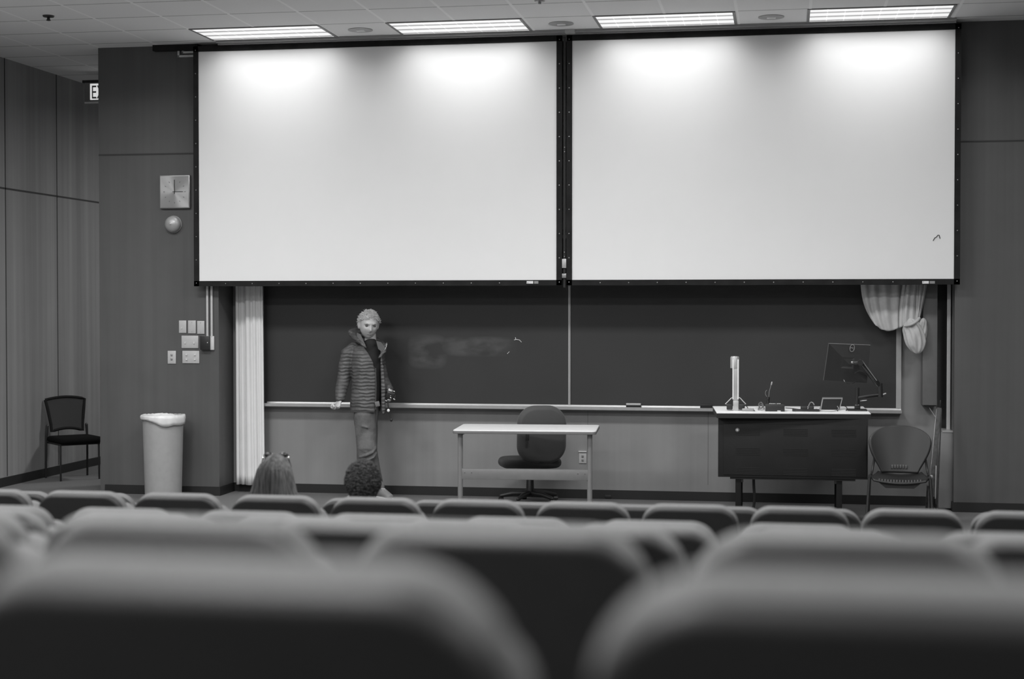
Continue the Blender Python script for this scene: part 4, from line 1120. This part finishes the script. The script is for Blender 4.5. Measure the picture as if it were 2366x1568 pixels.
# hair: cap plus many short tufts
def hair_cap(c, rot, s, zmin_front, m='greyhair', parent=None, tufts=700, ln=.028, spread=.6, seed=3, up=.5, back_low=-.075, rad=(.083, .104, .124), tuft_r=.0028):
    random.seed(seed); mb = MB(); n, mm = 48, 30; rs = []
    def lim(a):     # lower hairline for angle a (face at -90deg)
        f = (1 - math.sin(a)) / 2          # 1 at face, 0 at back
        return back_low + (zmin_front - back_low) * f ** .7
    for jj in range(mm + 1):
        row = []
        for i in range(n):
            a = 2 * PI * i / n; zl = lim(a) / rad[2]; t0 = math.acos(max(-1, min(1, zl)))
            th = .02 + (t0 - .02) * jj / mm
            k = 1 + .045 * noise.noise(Vector((math.cos(a) * 3, math.sin(a) * 3, th * 3 + seed)))
            if jj > mm - 4: k -= .035 * (jj - mm + 4)
            row.append(Vector(c) + rot @ (Vector((math.sin(th) * math.cos(a) * rad[0] * k, math.sin(th) * math.sin(a) * rad[1] * k, math.cos(th) * rad[2] * k)) * s))
        rs.append(row)
    mb.rings(rs)
    for _ in range(tufts):
        a = random.uniform(0, 2 * PI); zl = lim(a) / rad[2]; t0 = math.acos(max(-1, min(1, zl)))
        th = math.acos(1 - random.random() * (1 - math.cos(t0)))
        nn = Vector((math.sin(th) * math.cos(a), math.sin(th) * math.sin(a), math.cos(th)))
        p = Vector((nn.x * rad[0], nn.y * rad[1], nn.z * rad[2])) * s
        dr = (nn * up + Vector((random.uniform(-spread, spread), random.uniform(-spread, spread) - .3, random.uniform(-.4, .3)))).normalized()
        L = ln * random.uniform(.6, 1.3); p1 = p + dr * L * .5; p2 = p1 + (dr + Vector((random.uniform(-.5, .5), random.uniform(-.5, .5), -.4))) * L * .45
        mb.limb([Vector(c) + rot @ v for v in (p * .97, p1, p2)], [tuft_r * 1.2, tuft_r, tuft_r * .3], n=4, caps=False)
    return obj('hair', mb, m, parent, world=True, angle=60)
hair_cap(hc_ + hrot @ Vector((0, .008, .006)), hrot, 1.10, .062, parent=man, tufts=1500, ln=.020, up=.30, spread=.7, tuft_r=.0022, rad=(.089, .106, .117))
# jeans
jn = MB()
jn.limb([m_(850, 918, .02), m_(847, 945, .02), m_(845, 975, .02)], [(.118, .105), (.120, .11), (.112, .105)], n=28)
for hx, kx, ax, dy, ky, rr_ in ((843, 848, 837, -.05, 1036, (.102, .099, .098, .074, .072)), (850, 853, 873, .06, 1040, (.092, .088, .076, .066, .066))):
    jn.limb([m_(hx, 960, dy * .8), m_((hx + kx) / 2, 1000, dy), m_(kx, ky, dy - .05), m_((kx + ax) / 2, 1085, dy - .01), m_(ax, 1134, dy + .03)], [(q_, q_ * .92) for q_ in rr_], n=22)
for pts_, r_ in ((((869, 1034, -.12), (861, 1045, -.165), (846, 1052, -.185), (831, 1056, -.160)), .013), (((871, 1046, -.10), (863, 1056, -.15), (850, 1063, -.170), (838, 1066, -.16)), .012), (((826, 1030, -.13), (836, 1040, -.175), (846, 1044, -.185)), .009), (((826, 975, -.10), (838, 985, -.14), (852, 988, -.145)), .010)):
    jn.limb([m_(*p_) for p_ in pts_], [r_ * .6] + [r_] * (len(pts_) - 2) + [r_ * .6], n=10)
obj('jeans', fuse(jn, .007, 5, 'jeans'), 'jeans', man, world=True, angle=180)
# shoes
for ax, dy, tx, sd_ in ((834, -.08, -.03, 1), (876, .02, .085, -1)):
    a_ = m_(ax, 1130, dy); dirv = Vector((tx * 2.4, -.22, 0)).normalized() * (.19 if sd_ < 0 else .19)
    sh_ = MB(); heel = Vector((a_.x, a_.y + .03, .045)); toe = heel + dirv; toe.z = .034
    sh_.limb([heel, heel.lerp(toe, .45) + Vector((0, 0, .012)), toe], [(.040, .045), (.045, .042), (.040, .026)], n=18, ref=Vector((0, 0, 1)))
    sh_.limb([heel + Vector((0, 0, .02)), heel + Vector((0, 0, .075))], [.042, .045], n=16)
    sm_ = fuse(sh_, .006, 5, 'shoe')
    for v in sm_.vertices: v.co.z = max(v.co.z, .012)
    s_o = obj('shoe', sm_, 'shoe', man, world=True, angle=180)
    so = MB(); so.limb([heel + Vector((0, 0, -.031)), heel.lerp(toe, .5) + Vector((0, 0, -.026)), toe + Vector((0, 0, -.02))], [(.044, .014), (.050, .014), (.043, .013)], n=18, ref=Vector((0, 0, 1)))
    me_ = fuse(so, .005, 2, 'sole')
    for v in me_.vertices: v.co.z = max(v.co.z, .001)
    obj('sole', me_, 'sole', s_o, angle=180) if False else obj('sole', me_, 'sole', man, world=True, angle=180)
    lc_ = MB()
    for k in range(4):
        p_ = heel.lerp(toe, .35 + .11 * k) + Vector((0, 0, .052 - .006 * k)); sv = Vector((-dirv.y, dirv.x, 0)).normalized() * .022
        lc_.tube([p_ - sv, p_ + Vector((0, 0, .006)), p_ + sv], .003, n=6)
    obj('laces', lc_, 'sole', man, world=True)
# black shirt
st_ = MB()
st_.limb([m_(857, 796, .0), m_(855, 806, .01)], [(.066, .066), (.085, .078)], n=24)
st_.limb([m_(852, 806, .02), m_(850, 830, .01), m_(850, 880, .0), m_(850, 915, .0), m_(849, 930, .01)], [(.125, .082), (.128, .098), (.124, .104), (.120, .106), (.118, .104)], n=28)
obj('shirt', fuse(st_, .007, 4, 'shirt'), 'shirt', man, world=True, angle=180)
# quilted jacket: open shell plus sleeves, collar and hood
jk = MB()
prof_ = [(797, 852, .10, .080), (803, 850, .150, .098), (815, 849, .158, .115), (835, 849, .158, .130), (862, 850, .155, .135), (890, 850, .155, .140), (915, 849, .160, .146), (935, 848, .160, .150), (951, 847.5, .158, .150)]
rs_o, rs_i = [], []
g0, g1 = R(-47), R(-19)       # gap of the open front, angles in plan (-90 faces -Y)
for k_, (y, x, rx, ry) in enumerate(prof_):
    v_ = k_ / (len(prof_) - 1)
    ga, gb_ = g0 - R(64) * max(0, 1 - v_ / .45), g1 + R(-2) * (1 - v_) + R(6) * v_
    c_ = m_(x, y, .02); o_, i_ = [], []
    N_ = 60
    for q_ in range(N_ + 1):
        a_ = gb_ + (2 * PI - (gb_ - ga)) * q_ / N_
        puff = 1 + .012 * math.sin(y * .5)
        for lst, off in ((o_, .0), (i_, -.018)):
            lst.append(c_ + Vector(((rx * puff + off) * math.cos(a_), (ry * puff + off) * math.sin(a_), 0)))
    rs_o.append(o_ + i_[::-1])
jk.rings(rs_o)
# right panel tip hanging lower
jk.limb([m_(883, 845, -.06), m_(886, 900, -.075), m_(886, 948, -.07), m_(886, 957, -.07)], [(.018, .012), (.022, .014), (.020, .012), (.008, .008)], n=12)
# left panel edge
jk.limb([m_(865, 850, -.075), m_(866, 890, -.080), m_(865, 948, -.085)], [.008, .009, .008], n=10)
jk.limb([m_(818, 803, .02), m_(805, 816, .01), m_(799, 845, 0), m_(795, 872, -.01), m_(788, 900, -.07), m_(786, 919, -.115)], [.055, .073, .070, .064, .056, .046], n=20)
jk.limb([m_(870, 808, .07), m_(874, 822, .11), m_(879, 850, .14), m_(885, 876, .12), m_(898, 899, -.005)], [.052, .062, .058, .054, .045], n=20)
for pts_, r_ in (([(846, 803, -.125), (838, 795, -.12), (826, 784, -.05), (817, 774, .04), (830, 770, .12), (855, 778, .15), (878, 790, .10), (889, 800, .0), (887, 812, -.08), (876, 826, -.12)], [.010, .018, .030, .040, .046, .044, .036, .028, .024, .012]),):
    jk.limb([m_(*p_) for p_ in pts_], [(b_, b_ * .75) for b_ in r_], n=16, ref=Vector((0, 0, 1)))
jk.limb([m_(812, 768, .06), m_(822, 764, .10), m_(842, 768, .15)], [.034, .036, .03], n=14)
jk.limb([m_(886, 806, -.05), m_(892, 797, -.05), m_(894, 792, -.04)], [.018, .015, .008], n=10)
fl_p = MB(); fl_p.prism([m_(*p_) for p_ in ((824, 768, -.02), (833, 772, -.06), (845, 799, -.135), (836, 797, -.13), (826, 786, -.07))], (0, .008, 0))
obj('collar_lining', fl_p, mat('pale_collar_lining', .11, .7), man, world=True)
fl_p = MB(); fl_p.prism([m_(*p_) for p_ in ((869, 787, -.08), (880, 790, -.07), (891, 803, -.075), (884, 814, -.09), (874, 806, -.10))], (0, .008, 0))
obj('collar_lining', fl_p, mat('grey_collar_lining', .085, .7), man, world=True)
obj('jacket', fuse(jk, .0062, 3, 'jacket'), 'jacket', man, world=True, angle=180)
zp_ = MB(); zp_.tube([m_(894, 794, -.058), m_(892, 803, -.072), m_(886, 812, -.080)], .0035, n=6, smooth=1)
obj('zip_edge', zp_, 'alu', man, world=True)
zp_ = MB(); zp_.tube([m_(868, 850, -.084), m_(869, 890, -.088), m_(868, 946, -.092)], .003, n=6)
obj('zip', zp_, mat('dark_zip', .13, .4), man, world=True)
# chalk stick in the right hand
ck = MB(); ck.limb([m_(774, 944, -.185), m_(771, 936, -.19)], [.006, .006], n=8)
o = obj('chalk_stick', ck, 'chalk'); own_origin(o, m_(774, 940, -.19)); tag(o, 'short white chalk piece pinched in the standing person\'s lowered hand', 'chalk')
# dark device with straps in the other hand
dv = thing('handheld_device', 'small dark device with glints and dangling strap in standing person\'s hand', 'device', tuple(m_(904, 915, -.09)))
obj('device_body', MB().box(m_(903, 913, -.085), (.085, .05, .07), rot=Matrix.Rotation(.3, 3, 'Y'), bev=.012, seg=3), 'black_gl', dv, world=True)
for x, y, w__ in ((911, 904, .018), (903, 919, .016), (911, 922, .020)):
    obj('chrome_glint', MB().box(m_(x, y, -.125), (w__, .014, .010), rot=Matrix.Rotation(.5, 3, 'Y'), bev=.003), 'chrome', dv, world=True)  # small chrome blocks added as the bright glints on the device
sp_ = MB(); sp_.tube([m_(896, 924, -.10), m_(897, 940, -.10), m_(899, 955, -.10), m_(903, 968, -.10)], .0055, n=8, smooth=1)
obj('strap', sp_, 'black_pl', dv, world=True)
obj('strap_tag', MB().ell(m_(897.5, 948, -.108), (.014, .008, .015)), 'paper', dv, world=True)
obj('strap_end', MB().ell(m_(904, 970, -.10), (.012, .010, .016)), 'black_pl', dv, world=True)
bc = MB(); bc.box(m_(872, 933, -.10), (.045, .02, .05), rot=Matrix.Rotation(-.2, 3, 'Y'), bev=.008); obj('belt_pouch', bc, mat('light_pouch', .16, .7), man, world=True)

# ---------- seated listeners (seen from behind, over the second row of seats)
def seated(px, ytop, label, hairname):
    Yh = 9.21 + .225; z0 = rowz['r0']; top = at(px, ytop, Yh)
    X = top.x; t = thing('person', label, 'person', (X, Yh + .1, z0))
    c = Vector((X, Yh, top.z - .125)); rot = Matrix.Rotation(PI + R(8 if px < 700 else -6), 3, 'Z')
    b = MB(); head_mesh(b, c, rot, 1.0)
    zs = c.z - .21
    b.limb([Vector((X, Yh - .01, c.z - .07)), Vector((X, Yh - .02, zs + .02))], [.050, .058], n=16)
    zseat = z0 + .47
    b.limb([Vector((X, Yh - .02, zs)), Vector((X, Yh - .01, zs - .25)), Vector((X, Yh + .02, zseat + .09))], [(.16, .085), (.14, .095), (.165, .11)], n=24)
    hands = []
    for s in (-1, 1):
        k = Vector((X + s * .12, Yh + .47, zseat + .06)); a = Vector((X + s * .13, Yh + .50, z0 + .06))
        b.limb([Vector((X + s * .09, Yh + .04, zseat + .08)), k, a], [.08, .058, .042], n=14)
        b.limb([a + Vector((0, -.03, -.025)), a + Vector((s * .01, .17, -.03))], [(.04, .03), (.038, .022)], n=12, ref=Vector((0, 0, 1)))
        w_ = Vector((X + s * .10, Yh + .34, zseat + .15))
        b.limb([Vector((X + s * .17, Yh - .01, zs - .03)), Vector((X + s * .21, Yh + .07, zs - .29)), w_], [.048, .04, .028], n=14)
        hand(b, w_, Vector((-s * .15, 1, -.25)), Vector((0, 0, -1)), curl=.3, side=s)
    obj('body', fuse(b, .007, 3, 'body'), 'skin', t, world=True, angle=180)
    cl = MB()
    cl.limb([Vector((X, Yh - .02, zs + .015)), Vector((X, Yh - .02, zs - .04)), Vector((X, Yh - .01, zs - .25)), Vector((X, Yh + .02, zseat + .06))], [(.10, .07), (.19, .105), (.165, .115), (.185, .13)], n=28)
    for s in (-1, 1):
        cl.limb([Vector((X + s * .16, Yh - .01, zs - .035)), Vector((X + s * .215, Yh + .07, zs - .29)), Vector((X + s * .11, Yh + .31, zseat + .145))], [.062, .055, .04], n=16)
    obj('sweater', fuse(cl, .009, 4, 'sweater'), 'sweater', t, world=True, angle=180)
    tr_ = MB()
    for s in (-1, 1):
        tr_.limb([Vector((X + s * .09, Yh + .02, zseat + .085)), Vector((X + s * .12, Yh + .47, zseat + .065)), Vector((X + s * .13, Yh + .50, z0 + .10))], [.095, .072, .058], n=16)
    obj('trousers', fuse(tr_, .010, 4, 'trousers'), 'jeans', t, world=True, angle=180)
    return t, c, rot, zs
wo, wc, wrot, wz = seated(637, 1048, 'long brown-haired person seated in the farthest row with sunglasses on top', 'x')
random.seed(11)
hm = MB()
# long hair: inner mass and flowing strands
cl_ = [Vector((wc.x, wc.y - .0, wc.z + .040)), Vector((wc.x, wc.y - .005, wc.z + .02)), Vector((wc.x, wc.y - .02, wc.z)), Vector((wc.x + .005, wc.y - .035, wc.z - .09)), Vector((wc.x, wc.y - .045, wc.z - .20)), Vector((wc.x - .005, wc.y - .05, wc.z - .30))]
hm.limb(cl_, [(.086, .09), (.096, .105), (.104, .105), (.122, .085), (.156, .06), (.15, .035)], n=36)
inner = fuse(hm, .008, 4, 'hair')
st2 = MB(); st2.bm.from_mesh(inner)
for _ in range(1500):
    a = random.uniform(-PI * 1.05, PI * .05); th = random.uniform(.05, 1.25)
    r0 = Vector((.082 * math.sin(th) * math.cos(a), .105 * math.sin(th) * math.sin(a) * 1.0, .124 * math.cos(th)))
    p0 = wc + r0 * 1.02; out = Vector((math.cos(a), math.sin(a) if math.sin(a) < 0 else 0, 0)); w0 = random.uniform(.0, .032)
    p1 = wc + Vector((out.x * (.100 + w0 * .4), -.015 + out.y * .105, random.uniform(-.02, .03)))
    p2 = wc + Vector((out.x * (.116 + w0 * 1.1), -.035 + out.y * .085, -.11))
    p3 = wc + Vector((out.x * (.162 + w0 * 3.0) + random.uniform(-.015, .015), -.05 + out.y * .06, -.24 - random.uniform(0, .1)))
    st2.limb([p0, p0.lerp(p1, .5) + out * .012, p1, p1.lerp(p2, .5), p2, p2.lerp(p3, .5) + out * .004, p3], [.0016, .0026, .003, .003, .0026, .002, .0008], n=4, caps=False)
obj('hair', st2, 'brownhair', wo, world=True, angle=60)
sg = thing('sunglasses', 'dark sunglasses pushed up on the long-haired listener\'s head', 'sunglasses', tuple(wc + Vector((0, .05, .12))))
for s in (-1, 1):
    l_ = at(638 + s * 15.5, 1051, wc.y + .055)
    obj('lens', MB().ell(l_, (.033, .012, .019), rot=Matrix.Rotation(R(-8 * s), 3, 'Y'), n=18, m=10), 'black_gl', sg, world=True)
    e_ = at(637 + s * 28 + 1, 1056, wc.y + .04)
    m = MB(); m.limb([at(637 + s * 27 + 1, 1050, wc.y + .05), e_, wc + Vector((s * .100, .0, .045)), wc + Vector((s * .10, -.05, .0))], [.005, .007, .005, .004], n=8)
    obj('temple_arm', m, 'black_gl', sg, world=True)
    obj('hinge', MB().ell(at(637 + s * 29.5, 1058, wc.y - .03), (.006, .004, .010)), 'chrome', sg, world=True)
m = MB(); m.tube([at(631, 1050, wc.y + .055), at(637, 1048, wc.y + .06), at(645, 1050, wc.y + .055)], .004, n=8); obj('bridge', m, 'black_gl', sg, world=True)
cu, cc, crot, czs = seated(840, 1066, 'dark curly-haired person seated in the farthest row, seen from behind', 'y')
random.seed(5)
hm = MB(); n_, m__ = 40, 30; rs_ = []
for jj in range(m__ + 1):
    th = PI * (jj + .05) / (m__ + .1) * .93; row_ = []
    for i in range(n_):
        a = 2 * PI * i / n_
        wx = .106 if th < 1.7 else .106 - .05 * (th - 1.7)
        k = 1 + .05 * noise.noise(Vector((math.cos(a) * 3, math.sin(a) * 3, th * 3)))
        y_ = math.sin(th) * math.sin(a); yy = .112 * y_ if y_ < 0 else .04 * y_
        row_.append(cc + Vector((math.sin(th) * math.cos(a) * wx * k, yy * k - .01, (math.cos(th) * (.128 if th < PI / 2 else .135)) * k)))
    rs_.append(row_)
hm.rings(rs_)
for _ in range(950):
    a = random.uniform(-PI, .25 * PI) if random.random() < .85 else random.uniform(0, 2 * PI); th = math.acos(1 - random.random() * 1.75)
    y_ = math.sin(th) * math.sin(a); yy = .112 * y_ if y_ < 0 else .04 * y_
    p0 = cc + Vector((math.sin(th) * math.cos(a) * (.102 - .03 * max(0, th - 1.7)), yy - .01, math.cos(th) * .128))
    nn = (p0 - cc).normalized(); t1 = nn.orthogonal().normalized(); t2 = nn.cross(t1); rr = random.uniform(.007, .013); ph = random.uniform(0, 6.28); turns = random.uniform(1.1, 1.9)
    ax_ = (nn * .8 + t1 * random.uniform(-1, 1) * .7 + t2 * random.uniform(-1, 1) * .7); pts_ = []
    for k in range(9):
        f = k / 8; an = ph + f * 2 * PI * turns
        pts_.append(p0 + ax_ * (.024 * f - .004) + (t1 * math.cos(an) + t2 * math.sin(an)) * rr * (1 - .3 * f))
    hm.limb(pts_, [.0032] * 8 + [.0015], n=4, caps=False)
obj('hair', hm, 'darkhair', cu, world=True, angle=60)
#PEOPLE_END

# ================================================================== WORLD / VIEW
w = bpy.data.worlds.new('world'); bpy.context.scene.world = w; w.use_nodes = True
w.node_tree.nodes['Background'].inputs[0].default_value = g(.5); w.node_tree.nodes['Background'].inputs[1].default_value = .02
vs = bpy.context.scene.view_settings
vs.view_transform = 'Standard'; vs.look = 'None'; vs.gamma = 1.0; vs.use_curve_mapping = False; vs.exposure = 0.24
